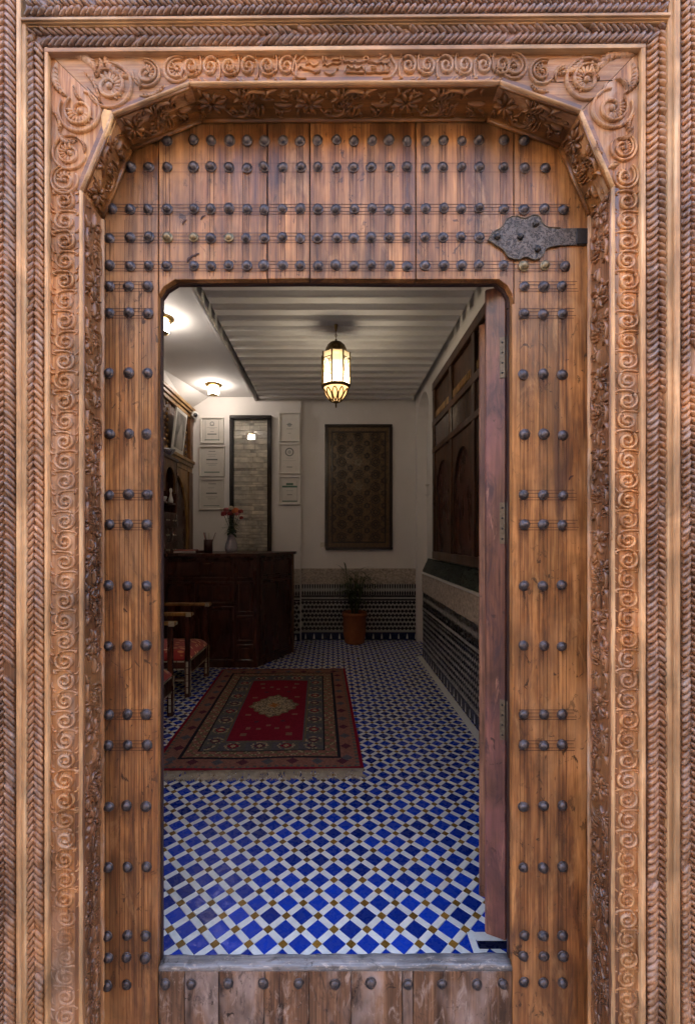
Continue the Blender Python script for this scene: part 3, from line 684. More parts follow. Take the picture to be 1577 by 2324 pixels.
# reveal boards and their flower carving
def seg_frame(i):
    A, B = AR[i], AR[i + 1]; d = (B - A); L = d.length; d = d.normalized(); nrm = Vector((d.z, 0, -d.x))    # towards the opening
    def fr(s, t, h): return Vector((A.x + d.x * s + nrm.x * h, Y1 + t, A.z + d.z * s + nrm.z * h))
    return fr, L
def flower(m, fr, s0, t0, r, h):
    for k in range(8):
        a = PI / 8 + k * PI / 4; rr = r * (1.0 if k % 2 else .86)
        m.leaf((s0 + r * .14 * math.cos(a), t0 + r * .12 * math.sin(a)), (s0 + rr * math.cos(a), t0 + rr * .9 * math.sin(a)), r * .36, h, fr, .06)
    m.lathe([(r * .17, 0), (r * .1, h), (0, h * 1.2)], 8, (0, 0, 0), 'z') if False else None
def floral(fr, s0, L, h, seed):
    q = random.Random(seed); m = MB(); k = L / .205
    def f2(s, t, hh): return fr(s0 + s * k, t, hh)
    flower(m, f2, .028, .048, .034, h)
    for sg in (1, -1):
        c = .048
        pts = [(.050, c + sg * .012), (.066, c + sg * .030), (.088, c + sg * .033), (.108, c + sg * .022), (.118, c + sg * .006), (.108, c - sg * .006), (.098, c + sg * .003)]
        if sg == -1: pts = [(.205 - a + .0, b_) for a, b_ in pts]
        m.ribbon(pts, [.004, .007, .0085, .008, .007, .006, .004], [h * .5, h, h, h, h, h, h * .6], f2)
        for j in range(4):
            a0 = (.072 + j * .010) if sg == 1 else .205 - (.072 + j * .010)
            m.leaf((a0, c - sg * (.004 + .002 * j)), (a0 + sg * .018, c - sg * .036), .0085, h * 1.05, f2, .25 * sg)
        m.leaf((.100 + sg * .010, c + sg * .012), (.100 + sg * .028, c + sg * .034), .012, h * 1.1, f2, .2)
        m.leaf((.150 + sg * .008, c + sg * .010), (.168, c + sg * .036), .009, h, f2, -.2)
        m.leaf((.006, c + sg * .014), (-.006 + .012, c + sg * .038), .007, h * .9, f2, .15)
    flower(m, f2, .104, .048, .016, h * 1.15)
    m.leaf((.160, .048), (.196, .050), .014, h * 1.15, f2, .1)
    for j in range(22):
        a = q.uniform(0, 2 * PI); s1 = q.uniform(.0, .205); t1 = q.choice((q.uniform(.018, .034), q.uniform(.062, .080), q.uniform(.03, .07))); l_ = q.uniform(.007, .013)
        m.leaf((s1 - l_ * math.cos(a), t1 - l_ * math.sin(a)), (s1 + l_ * math.cos(a), t1 + l_ * math.sin(a)), q.uniform(.005, .008), h * q.uniform(.5, .9), f2, q.uniform(-.3, .3), 5)
    for j in range(3):
        m.ribbon(spiral(.07 + j * .05, .048 + (-1) ** j * .024, .011, .003, q.uniform(0, 6), 1.2, 12), .0045, h * .9, f2)
    return m
for i in range(7):
    fr, L = seg_frame(i); mt = 'reveal_v' if i in (0, 6) else 'reveal_h'
    g = MB(); n_ = 1
    A0 = [fr(0, .003, 0), fr(L, .003, 0), fr(L, .1015, 0), fr(0, .1015, 0)]; A1 = [fr(0, .003, -.018), fr(L, .003, -.018), fr(L, .1015, -.018), fr(0, .1015, -.018)]
    g.add(A0 + A1, [(0, 1, 2, 3), (7, 6, 5, 4), (0, 4, 5, 1), (1, 5, 6, 2), (2, 6, 7, 3), (3, 7, 4, 0)])
    bd = obj('reveal_board', g, mt, sur)
    e0, e1_ = .004, L - .004
    g = MB(); ns = max(2, int(L / .08)); g.ribbon([(e0 + (e1_ - e0) * k / ns, .0955) for k in range(ns + 1)], .0115, .0075, fr); obj('bead', g, 'reveal_h' if i not in (0, 6) else 'frame_v', bd)
    g = MB(); g.ribbon([(e0 + (e1_ - e0) * k / ns, .0085) for k in range(ns + 1)], .0085, .0035, fr); obj('edge_strip', g, mt, bd)
    nrep = max(1, round((L - .01) / .215)); step = (L - .014) / nrep
    for k in range(nrep):
        hh = .0095
        if i in (0, 6):
            zc = fr(k * step, 0, 0).z
            if zc < .35: hh = .005
        obj('flower_carving', floral(fr, .007 + k * step, step, hh, i * 31 + k), mt, bd)

# rope mouldings
def rope(p0, p1, wd, pitch, slant, frame, mat, hgt=.0115, curve=.35, wear=None):
    """run of slanted twists from p0 to p1 (face coordinates); wd width, slant = rise across the width"""
    m = MB(); d = Vector((p1[0] - p0[0], p1[1] - p0[1])); L = d.length; d.normalize(); nx = Vector((-d.y, d.x))
    n_ = int(L / pitch)
    for i in range(n_):
        c = Vector(p0) + d * ((i + .5) * L / n_) + nx * (.0009 * math.sin(i * .11 + p0[0] * 40) + rng.uniform(-.0004, .0004)); hq = hgt * rng.uniform(.75, 1.12) * (.35 if rng.random() < .015 else 1)
        if wear: hq *= wear(c)
        if hq < .001: continue
        pts = []; W = []; H = []; jit = rng.uniform(-.06, .06) * pitch
        for k in range(6):
            t = k / 5 - .5; q = c + nx * (t * wd) + d * (slant * t + jit - slant * curve * (t * t * 4 - .5) * .5)
            pts.append((q.x, q.y)); e = math.cos(t * PI * .86); W.append(pitch * (.40 + .32 * e)); H.append(hq * (.35 + .65 * e))
        m.ribbon(pts, W, H, frame)
    # bed under the twists
    b0, b1 = Vector(p0), Vector(p1); k = nx * (wd / 2)
    m.add([frame(*(b0 - k), 0), frame(*(b1 - k), 0), frame(*(b1 + k), 0), frame(*(b0 + k), 0)], [(0, 1, 2, 3)])
    return obj('rope_strand', m, mat, sur)
def face_at(y): return lambda u, v, h: Vector((u, y - h, v))
def vx(x, d): return PX(x, d)
dI, dO = 1.094, 1.080
yI, yO = dI - CAM_D, dO - CAM_D
zb2 = ZB + .0
def vstrand(xa, xb, ya, d, y, sl, mat='rope_v', pitch=.0170, wear=None):
    xm = (PX(xa, d) + PX(xb, d)) / 2; wd = PX(xb, d) - PX(xa, d)
    rope((xm, ZB), (xm, PZ(ya, d)), wd, pitch, sl, face_at(y), mat, wear=wear)
def damage(spots):
    return lambda c: 0.0 if any(abs(c.y - z) < r for z, r in spots) else 1.0
# direction of run is upwards, so nx points to -x: positive slant lifts the left side
vstrand(60, 79.5, 86, dI, yI, -.024); vstrand(80.5, 100, 100, dI, yI, .025, wear=damage([(PZ(2205, dI), .012)]))
vstrand(-22, 10.5, -60, dO, yO, -.026); vstrand(12, 36, -60, dO, yO, .028, wear=damage([(PZ(1520, dO), .02)]))
vstrand(1467, 1490.5, 92, dI, yI, -.024, wear=damage([(PZ(1997, dI), .014)])); vstrand(1491.5, 1514, 75, dI, yI, .025)
vstrand(1545, 1562, -60, dO, yO, -.022); vstrand(1563, 1582, -60, dO, yO, .023, wear=damage([(PZ(820, dO), .03)]))
def hstrand(y0l, y0r, y1l, y1r, x0, x1, d, y, sl):
    zl, zr = (PZ(y0l, d) + PZ(y1l, d)) / 2, (PZ(y0r, d) + PZ(y1r, d)) / 2; wd = PZ(y0l, d) - PZ(y1l, d)
    rope((PX(x0, d), zl), (PX(x1, d), zr), wd, .0165, sl, face_at(y), 'rope_h')
hstrand(63, 53, 83, 74, 62, 1508, dI, yI, -.024); hstrand(84, 75, 107, 96, 86, 1490, dI, yI, .025)
hstrand(-4, -14, 18, 8, 60, 1512, dO, yO, -.022); hstrand(19, 9, 37, 27, 60, 1512, dO, yO, .018); hstrand(-30, -40, -6, -16, 60, 1512, dO, yO, .018)
# backing boards and fillets of the mouldings
def vbox(nm, xa, xb, ya, dfront, mat, ybk=Y1 + .045, b=.0015, par=sur):
    g = MB(); g.box(PX(xa, dfront), PX(xb, dfront), dfront - CAM_D, ybk, ZB, PZ(ya, dfront), 0, b); return obj(nm, g, mat, par)
vbox('moulding_board', -60, 105.6, -70, dI + .0015, 'rope_v'); vbox('moulding_board', 1457.6, 1600, -70, dI + .0015, 'rope_v')
g = MB(); g.box(PX(106, dI) + .001, PX(1457, dI) - .001, yI + .0025, Y1 + .045, PZ(112, dI), PZ(-70, dI), 0, .001); obj('moulding_board', g, 'rope_h', sur)
vbox('fillet', 101, 108.5, 106, 1.088, 'fillet_v'); vbox('fillet', 1455, 1465, 98, 1.088, 'fillet_v')
vbox('fillet', 37, 47, -60, 1.074, 'fillet_v'); vbox('fillet', 48, 58.5, 50, 1.079, 'fillet_v')
vbox('fillet', 1515.5, 1529, -60, 1.079, 'fillet_v'); vbox('fillet', 1530, 1543.5, -60, 1.073, 'fillet_v')
def hfil(xa, xb, yl0, yl1, dy, d, mat='fillet_h'):
    g = MB(); x0, x1 = PX(xa, d), PX(xb, d); yf, yk = d - CAM_D, Y1 + .04
    pts = [(x0, PZ(yl0, d)), (x1, PZ(yl0 + dy, d)), (x1, PZ(yl1 + dy, d)), (x0, PZ(yl1, d))]
    g.prism(pts, yf, yk, 0, .0015); obj('fillet', g, mat, sur)
hfil(101, 1465, 108, 117.5, -9.5, 1.0875); hfil(48, 1522, 38.5, 45, -11, 1.073); hfil(50, 1518, 45.5, 53, -11, 1.078); hfil(54, 1514, 53.5, 61, -10.5, 1.083)

# ------------------------------------------------------------------ the big studded door with its wicket opening
D0 = 1.2
door = thing('studded_door', 'big brown plank door full of iron studs, filling the carved arch', 'door', (0, 0, ZB))
def pp(x, y): return (PX(x, D0), PZ(y, D0))
ZT = 150
planks = [[(205, ZT), (358.8, ZT), (358.8, 2440), (205, 2440)],
          [(361.2, ZT), (605.7, ZT), (605.7, 633), (397, 634), (372, 650), (361.2, 668)],
          [(608.3, ZT), (701.8, ZT), (701.8, 632), (608.3, 633)],
          [(704.5, ZT), (941.8, ZT), (941.8, 634), (704.5, 632.5)],
          [(944.5, ZT), (1164, ZT), (1164, 690), (1161, 668), (1150, 648), (1131, 634), (944.5, 634)],
          [(1166.6, ZT), (1372, ZT), (1372, 2440), (1162, 2440), (1161.5, 690), (1166.6, 690)]]
for pl in planks:
    g = MB(); g.prism([pp(*p) for p in pl], rng.uniform(-.0012, .0008), .0185, 0, .0016); obj('plank', g, 'plank', door)
joints = [360.2, 419, 496.5, 600, 701.5, 797, 913, 937, 1161.5]
ztop = PZ(2194, D0)
for a, b_ in zip(joints[:-1], joints[1:]):
    g = MB(); g.prism([pp(a + .7, 2440), pp(b_ - .7, 2440), (PX(b_ - .7, D0), ztop - .0125), (PX(a + .7, D0), ztop - .0125)], rng.uniform(-.002, .0015), .033, 0, .0018); obj('bottom_plank', g, 'low_plank', door)
# rounded, worn threshold cap
g = MB(); n_ = 60; prof = [(.000, -.012), (-.0005, -.009), (.003, -.004), (.009, -.001), (.016, .000), (.030, .0006), (.037, -.003), (.038, -.022)]
x0, x1 = PX(360, D0), PX(1161.5, D0); vs = []; fs = []
for i in range(n_ + 1):
    wv = .0018 * math.sin(i * .7) + .0012 * math.sin(i * 1.9 + 1) + rng.uniform(-.0006, .0006)
    for k, (py_, pz_) in enumerate(prof):
        up = 1 if 0 < k < 7 else 0
        vs.append((x0 + (x1 - x0) * i / n_, py_ + (wv if k in (1, 2, 3) else 0), ztop + pz_ + (wv * .6 * up) + .006 * i / n_ * up))
K = len(prof)
for i in range(n_):
    for k in range(K - 1): a = i * K + k; fs.append((a, a + 1, a + K + 1, a + K))
fs += [tuple(range(K)), tuple(range(n_ * K, n_ * K + K))]
g.add(vs, fs, 0, True); obj('threshold_cap', g, 'sill_wood', door)
for pl in ([(205, ZT), (1372, ZT), (1372, 690), (1158, 690), (1156, 670), (1146, 651), (1128, 637), (900, 637.5), (700, 635.5), (399, 637.5), (376, 652), (363.5, 670), (363.5, 700), (205, 700)],
           [(205, 700.5), (362.5, 700.5), (362.5, 2440), (205, 2440)], [(1159.5, 690.5), (1372, 690.5), (1372, 2440), (1159.5, 2440)]):
    g = MB(); g.prism([pp(*p) for p in pl], .0187, .031); obj('backing_board', g, 'backing', door)
# studs
def stud_mesh(mat, nm='stud'):
    m = MB(); r = .0122
    prof = [(r * 1.16, 0), (r * 1.16, -.0016), (r * 1.02, -.0026), (r * .96, -.0022)] + [(r * .96 * math.cos(a), -.0028 - .0098 * math.sin(a)) for a in (R(20), R(40), R(58), R(75))] + [(0.0001, -.0127)]
    m.lathe(prof, 16, (0, 0, 0), 'y'); return m.mesh(nm, mat)
SM = [stud_mesh('iron'), stud_mesh('iron_brassy')]
cols = [297, 338, 380, 440, 480, 520, 560, 600, 641, 682, 722, 763, 803, 843, 883, 923, 965, 1005, 1046, 1086, 1143, 1189, 1235]
studs = [(x, 320) for x in cols[2:22]] + [(x, 381) for x in cols] + [(x, 475) for x in [255] + cols + [1279]] + [(x, 540) for x in [250] + cols[:20]] + [(x, 604) for x in [250] + cols + [1280]]
brassy = {(380, 540), (440, 540), (520, 540), (1189, 604), (1235, 604)}
rowsL = [650, 711, 848, 986, 1123, 1191, 1329, 1466, 1621, 1691, 1829, 1967, 2123, 2172, 2234]
for k, y in enumerate(rowsL):
    dx = -4.5 * (y - 650) / 1580
    for x in ((250, 293, 336) if y < 2200 else (250, 293)): studs.append((x + dx, y))
for y in (650, 714, 851, 987, 1124, 1191, 1329, 1466, 1622, 1691, 1829, 1967, 2123, 2168, 2228):
    for x in (1188, 1232, 1275): studs.append((x, y))
studs += [(x, 2231) for x in (376, 435, 518, 598, 678, 760, 841, 925, 1002, 1081, 1140)]
for x, y in studs:
    br = 1 if (x, y) in brassy else 0
    xx, yy = (x + rng.uniform(-1.6, 1.6), y + rng.uniform(-1.6, 1.6)) if y < 2200 else (x, y + rng.uniform(-2, 2))
    mw = T((PX(xx, D0), -.0012 if y > 2200 and 360 < x < 1160 else -.0006, PZ(yy, D0))) @ Matrix.Rotation(rng.uniform(0, 6), 4, 'Y') @ Matrix.Rotation(rng.uniform(-.16, .16), 4, 'X') @ Matrix.Diagonal((rng.uniform(.9, 1.08), rng.uniform(.75, 1.1), rng.uniform(.9, 1.08), 1))
    link('stud', SM[br], door, mw)
# rust that has run down from the studs
def stain_mat():
    m, t, b, o = new_mat('rust_stain')
    b.inputs['Base Color'].default_value = (0.028, 0.012, 0.014, 1); b.inputs['Roughness'].default_value = .55
    uv = N(t, 'UVMap'); sp = N(t, 'SeparateXYZ'); t.links.new(uv.outputs[0], sp.inputs[0])
    ax = mathn(t, 'MULTIPLY', mathn(t, 'ABSOLUTE', mathn(t, 'SUBTRACT', sp.outputs[0], .5), 0), 2.0)
    side = mathn(t, 'SUBTRACT', 1.0, mathn(t, 'MULTIPLY', ax, ax)); run = mathn(t, 'POWER', sp.outputs[1], 1.3)
    n = ramp(t, noise(t, pos_vec(t, (170, 170, 9)), 1, 4), [(.36, grey(.05)), (.62, grey(1))])
    tr = N(t, 'BsdfTransparent'); mx = N(t, 'MixShader'); t.links.new(mathn(t, 'MULTIPLY', mathn(t, 'MULTIPLY', side, run), mathn(t, 'MULTIPLY', n, .85)), mx.inputs[0])
    t.links.new(tr.outputs[0], mx.inputs[1]); t.links.new(b.outputs[0], mx.inputs[2]); t.links.new(mx.outputs[0], o.inputs[0])
stain_mat()
sb = bmesh.new(); uvl = sb.loops.layers.uv.new('UVMap')
for x, y in studs:
    if y < 2100 and (y < 620 or rng.random() < .75):
        L = rng.uniform(38, 62) if y < 560 else rng.uniform(14, 26) if y < 620 else rng.uniform(30, 75); wd = rng.uniform(10, 15)
        q = [sb.verts.new((PX(a, D0), -.00175, PZ(c_, D0))) for a, c_ in ((x - wd, y - 6), (x - wd, y + L), (x + wd, y + L), (x + wd, y - 6))]
        f = sb.faces.new(q)
        for lp, uv in zip(f.loops, ((0, 1), (0, 0), (1, 0), (1, 1))): lp[uvl].uv = uv
me = bpy.data.meshes.new('rust_stains'); sb.to_mesh(me); sb.free(); me.materials.append(M['rust_stain']); q = link('rust_stains', me, door); q['kind'] = 'stuff'
# scored setting-out lines
g = MB()
def score(xa, xb, ya, yb_, wpx=1.0):
    X0, X1, Z0, Z1 = PX(xa, D0), PX(xb, D0), PZ(yb_, D0), PZ(ya, D0)
    g.add([(X0, -.0016, Z0), (X1, -.0016, Z0), (X1, -.0016, Z1), (X0, -.0016, Z1)], [(0, 1, 2, 3)])
for x in cols:
    if 362 < x < 1160:
        for dx in (-9, -3.5, 5): score(x + dx, x + dx + rng.uniform(.6, 1.2), 285, 628)
for y in (604, 650, 711, 1621, 1691, 475, 540, 1123, 1191):
    for dy in (-11, -4, 5, 11):
        if y in (604, 475, 540): score(246, 1290, y + dy, y + dy + 1.25)
        else:
            score(240, 348, y + dy, y + dy + 1.25); score(1176, 1300 + rng.uniform(0, 12), y + dy, y + dy + 1.25)
for dy in (-10, 10): score(280, 1260, 381 + dy, 381 + dy + .7)
for x in (250, 293, 336, 1188, 1232, 1275):
    for dx in (-9, 0, 8): score(x + dx, x + dx + rng.uniform(.5, 1.0), 500 if x < 300 or x > 1200 else 360, 2200)
for x in (262, 272, 305, 316, 322): score(x, x + 1.1, 640, 2240)
so_ = obj('scored_lines', g, 'groove', door); so_['kind'] = 'stuff'
# etched strap plate
zf = .3592 / 2; 
def zp(x, y): return (1084.4 + x * .16704, 464.8 + y * .16704)
outl = [(130, 495), (165, 440), (215, 375), (290, 340), (340, 285), (375, 215), (440, 180), (520, 172), (570, 195), (630, 205), (680, 185), (730, 160), (795, 160), (835, 200), (850, 250), (890, 300), (940, 325), (1100, 335), (1450, 330), (1450, 560), (1100, 568), (960, 590), (905, 615), (880, 680), (830, 740), (760, 762), (710, 750), (660, 722), (600, 730), (550, 760), (470, 752), (400, 725), (370, 680), (335, 625), (270, 585), (225, 560), (175, 520)]
g = MB(); g.prism([pp(*zp(*p)) for p in outl], -.0055, .0, 0, .0016)
plate = obj('hinge_strap', g, 'etched_plate', door)
for x, y in ((250, 455), (560, 455), (770, 280), (795, 620)):
    bx_, bz_ = pp(*zp(x, y)); m = MB(); q = .0085
    m.lathe([(q * 1.1, 0), (q, -.004), (q * .55, -.0075), (0, -.008)], 6, (bx_, -.0055, bz_), 'y', 0, False, rng.random()); obj('bolt', m, 'bolt_iron', plate)
g = MB(); a0 = pp(*zp(1315, 345)); a1 = pp(*zp(1450, 555)); g.box(a0[0], a1[0] + .012, -.0085, -.0056, a1[1], a0[1], 0, .0008); obj('strap_end', g, 'bolt_iron', plate)
# rim: raised rope-like edge of the plate
g = MB(); ol = [pp(*zp(*p)) for p in outl[:18]]; g.ribbon(ol, .0030, .0018, lambda u, v, h: Vector((u, -.0056 - h, v))); ol = [pp(*zp(*p)) for p in outl[20:] + outl[:1]]; g.ribbon(ol, .0030, .0018, lambda u, v, h: Vector((u, -.0056 - h, v))); obj('rim', g, 'plate_steel', plate)
# dents and knots knocked into the planks
for cx_, cy_ in ((437, 585), (420, 505), (462, 495), (447, 580), (430, 590), (1295, 1085)):
    g = MB(); a = rng.uniform(.5, 1.2); k = rng.uniform(5, 9)
    g.leaf(pp(cx_ - k * math.cos(a), cy_ + k * math.sin(a)), pp(cx_ + k * math.cos(a), cy_ - k * math.sin(a)), .005, .0006, lambda u, v, h: Vector((u, -.0014 - h, v)), .2); obj('dent', g, 'groove', door)

# ------------------------------------------------------------------ the wicket leaf, folded back into the room
TH = R(25.5); hx0, hy0 = .4705, .034
wk = thing('wicket_leaf', 'reddish brown wicket door leaf swung open, seen by its hinged edge', 'door', (hx0, hy0, .17))
u_ = Vector((math.sin(TH), math.cos(TH), 0)); n_v = Vector((-math.cos(TH), math.sin(TH), 0))
def fl(x, y, z): return Vector((hx0, hy0, 0)) + u_ * y + n_v * x + Vector((0, 0, z))
def lbox(nm, x0, x1, y0, y1, z0, z1, mat, par, b=.003):
    m = MB(); m.box(x0, x1, y0, y1, z0, z1, 0, b); m.v = [tuple(fl(*v)) for v in m.v]; return obj(nm, m, mat, par)
zl0, zl1 = .172, 1.957
lbox('leaf_board', 0, .056, 0, .88, zl0, zl1, 'leaf_wood', wk, .004)
m = MB(); m.box(.0562, .083, .085, .80, zl0 + .035, zl1 - .055, 0, .004); m.v = [tuple(fl(*v)) for v in m.v]; obj('cover_board', m, 'leaf_pale', wk)
for ya, yb_ in ((768, 860), (1141, 1234), (1586, 1676)):
    z1, z0 = PZ(ya, 1.245), PZ(yb_, 1.245)
    pl = lbox('hinge', .003, .017, -.0022, .0005, z0, z1, 'plate_steel', wk, .0005)
    for k in range(4):
        m = MB(); c = fl(.010, -.0022, z0 + (z1 - z0) * (.12 + .25 * k)); m.lathe([(.0032, 0), (.0026, -.0012), (0, -.0014)], 8, c, 'y'); obj('screw', m, 'bolt_iron', pl)
    m = MB(); c = fl(-.005, -.002, 0); m.lathe([(.0045, z0), (.0052, z0 + .001), (.0052, z1 - .001), (.0045, z1)], 10, (c.x, c.y, 0), 'z'); obj('knuckle', m, 'plate_steel', pl)

# ------------------------------------------------------------------ lamps of the room
LD = 3.58; lx, ly = PX(762.5, LD), LD - CAM_D
def lz(y): return PZ(y, LD)
lan = thing('pendant_lantern', 'lit eight-sided brass and glass lantern hanging from the beamed ceiling', 'lantern', (lx, ly, lz(926)))
m = MB(); m.lathe([(0, lz(752)), (.006, lz(752)), (.010, lz(746)), (.016, lz(736)), (.026, lz(731)), (.026, lz(727))], 14, (lx, ly, 0)); obj('ceiling_rose', m, 'lantern_brass', lan)
m = MB()
for k in range(7):
    z = lz(752) - .0125 - k * .0205
    pts = [(lx + (.006 * math.cos(a) if k % 2 else 0), ly + (0 if k % 2 else .006 * math.cos(a)), z + .013 * math.sin(a)) for a in [2 * PI * i / 10 for i in range(11)]]
    m.tube(pts, .0022, 5)
obj('chain', m, 'lantern_brass', lan)
m = MB(); m.lathe([(.0, lz(770)), (.009, lz(771)), (.006, lz(774)), (.018, lz(776)), (.042, lz(779)), (.064, lz(785)), (.078, lz(793)), (.084, lz(801)), (.104, lz(802.5)), (.106, lz(804.5)), (.0, lz(804.6))], 24, (lx, ly, 0)); dome = obj('dome_cap', m, 'lantern_brass', lan)
m = MB()
for k in range(8):
    a = 2 * PI * k / 8; pts = [(lx + r * math.cos(a + da), ly + r * math.sin(a + da), lz(y)) for r, y, da in ((.021, 776, 0), (.044, 779, .18), (.066, 785, .3), (.081, 793.5, .36), (.086, 800, .38))]
    m.tube(pts, .003, 4); m.tube([(lx + r * math.cos(a - da), ly + r * math.sin(a - da), lz(y)) for r, y, da in ((.021, 776, 0), (.044, 779, .18), (.066, 785, .3), (.081, 793.5, .36), (.086, 800, .38))], .003, 4)
obj('fretwork', m, 'lantern_brass', dome)
bl_ = bpy.data.lights.new('lantern_bulb', 'POINT'); bl_.energy = 3.8; bl_.color = (1.0, .90, .78); bl_.shadow_soft_size = .10
bo_ = link('lantern_bulb', bl_, lan, T((lx, ly, lz(853))))
RO = .114; rot = R(-90 + 22.5 + 6)
zt_, zb_ = lz(804), lz(873)
cs = [(lx + RO * math.cos(rot + 2 * PI * k / 8), ly + RO * math.sin(rot + 2 * PI * k / 8)) for k in range(8)]
for k in range(8):
    a, b_ = Vector((*cs[k], 0)), Vector((*cs[(k + 1) % 8], 0)); m = MB(); ins = Vector((lx, ly, 0)); mid = ((a + b_) / 2 - ins).normalized()
    q = [a + (b_ - a) * .06 - mid * .002, a + (b_ - a) * .94 - mid * .002]
    m.add([(q[0].x, q[0].y, zb_), (q[1].x, q[1].y, zb_), (q[1].x, q[1].y, zt_), (q[0].x, q[0].y, zt_)], [(0, 1, 2, 3)])
    pane = obj('glass_pane', m, 'lantern_glass', lan, recalc=False)
    m = MB(); m.tube([(a.x, a.y, zb_ - .004), (a.x, a.y, zt_ + .002)], .0066, 6); obj('corner_bar', m, 'lantern_brass', lan)
    if k % 2 == 0:      # every second pane carries an arch of brass filigree
        m = MB(); W_ = (b_ - a).length
        def fp(u, v, h): c = a + (b_ - a) * (u / W_) + mid * (.001 + h); return Vector((c.x, c.y, v))
        H_ = zt_ - zb_
        for vv in (.205, .255, .80): m.ribbon([(W_ * .05, zb_ + H_ * vv), (W_ * .95, zb_ + H_ * vv)], .0065, .003, fp)
        for sg in (-1, 1): m.ribbon([(W_ * (.5 + sg * .36), zb_ + H_ * .30), (W_ * (.5 + sg * .35), zb_ + H_ * .52), (W_ * (.5 + sg * .20), zb_ + H_ * .62), (W_ * (.5 + sg * .13), zb_ + H_ * .70), (W_ * .5, zb_ + H_ * .755)], .0055, .003, fp)
        for q in range(22):
            sg = -1 if q % 2 else 1; uu = .5 + sg * rng.uniform(.22, .42); vv = rng.uniform(.60, .78); m.leaf((W_ * uu - .004, zb_ + H_ * vv - .003), (W_ * uu + .004, zb_ + H_ * vv + .003), .005, .002, fp, .3, 3)
        obj('filigree', m, 'lantern_brass', pane)
m = MB(); m.lathe([(.108, lz(873.5)), (.118, lz(874.5)), (.119, lz(878)), (.104, lz(881)), (.095, lz(881))], 8, (lx, ly, 0), 'z', 0, False, rot); obj('bottom_ring', m, 'lantern_brass', lan)
bp = [(.094, 881), (.090, 888), (.076, 898), (.052, 907), (.026, 912)]
m = MB(); m.lathe([(r, lz(y)) for r, y in bp], 24, (lx, ly, 0), cap=False); bowl = obj('pierced_bowl', m, 'lantern_bowl', lan)
m = MB()
def bl(t):
    t = max(0, min(.999, t)) * (len(bp) - 1); i = int(t); f_ = t - i; return bp[i][0] + (bp[i + 1][0] - bp[i][0]) * f_ + .002, lz(bp[i][1] + (bp[i + 1][1] - bp[i][1]) * f_)
for k in range(10):
    a = 2 * PI * k / 10 + .2
    for sg in (-1, 1):
        pts = []
        for i in range(9):
            t = i / 8; r, z = bl(.12 + t * .86); aa = a + sg * .27 * math.sin(PI * t); pts.append((lx + r * math.cos(aa), ly + r * math.sin(aa), z))
        m.tube(pts, .0055, 4)
obj('bowl_ribs', m, 'lantern_brass', bowl)
m = MB(); m.lathe([(.0, lz(926)), (.005, lz(925)), (.007, lz(920)), (.005, lz(916)), (.020, lz(914)), (.030, lz(911)), (.0, lz(910.5))], 12, (lx, ly, 0)); obj('finial', m, 'lantern_brass', lan)
def ceiling_lamp(d, label):
    x, y = -1.346, d - CAM_D
    t = thing('ceiling_lamp', label, 'ceiling lamp', (x, y, 2.87), 'ceiling lamps')
    m = MB(); m.lathe([(.0, 2.999), (.090, 2.999), (.092, 2.990), (.080, 2.980), (.062, 2.974), (.0, 2.974)], 24, (x, y, 0)); obj('base', m, 'brass', t)
    m = MB(); m.lathe([(.052, 2.973), (.058, 2.95), (.060, 2.91), (.054, 2.89), (.048, 2.885)], 20, (x, y, 0), cap=False); obj('glass_shade', m, 'lamp_glass', t)
    for k in range(6):
        m = MB(); a = PI / 3 * k; m.tube([(x + .062 * math.cos(a), y + .062 * math.sin(a), 2.975), (x + .063 * math.cos(a), y + .063 * math.sin(a), 2.91), (x + .052 * math.cos(a), y + .052 * math.sin(a), 2.884)], .002, 4); obj('cage_bar', m, 'brass', t)
    m = MB(); m.lathe([(.040, 2.886), (.054, 2.884), (.054, 2.880), (.030, 2.874), (.0, 2.872)], 20, (x, y, 0)); obj('end_cap', m, 'brass', t)
ceiling_lamp(5.145, 'brass and glass ceiling lamp glowing near the security camera')
ceiling_lamp(3.585, 'brass and glass ceiling lamp half hidden behind the door edge')

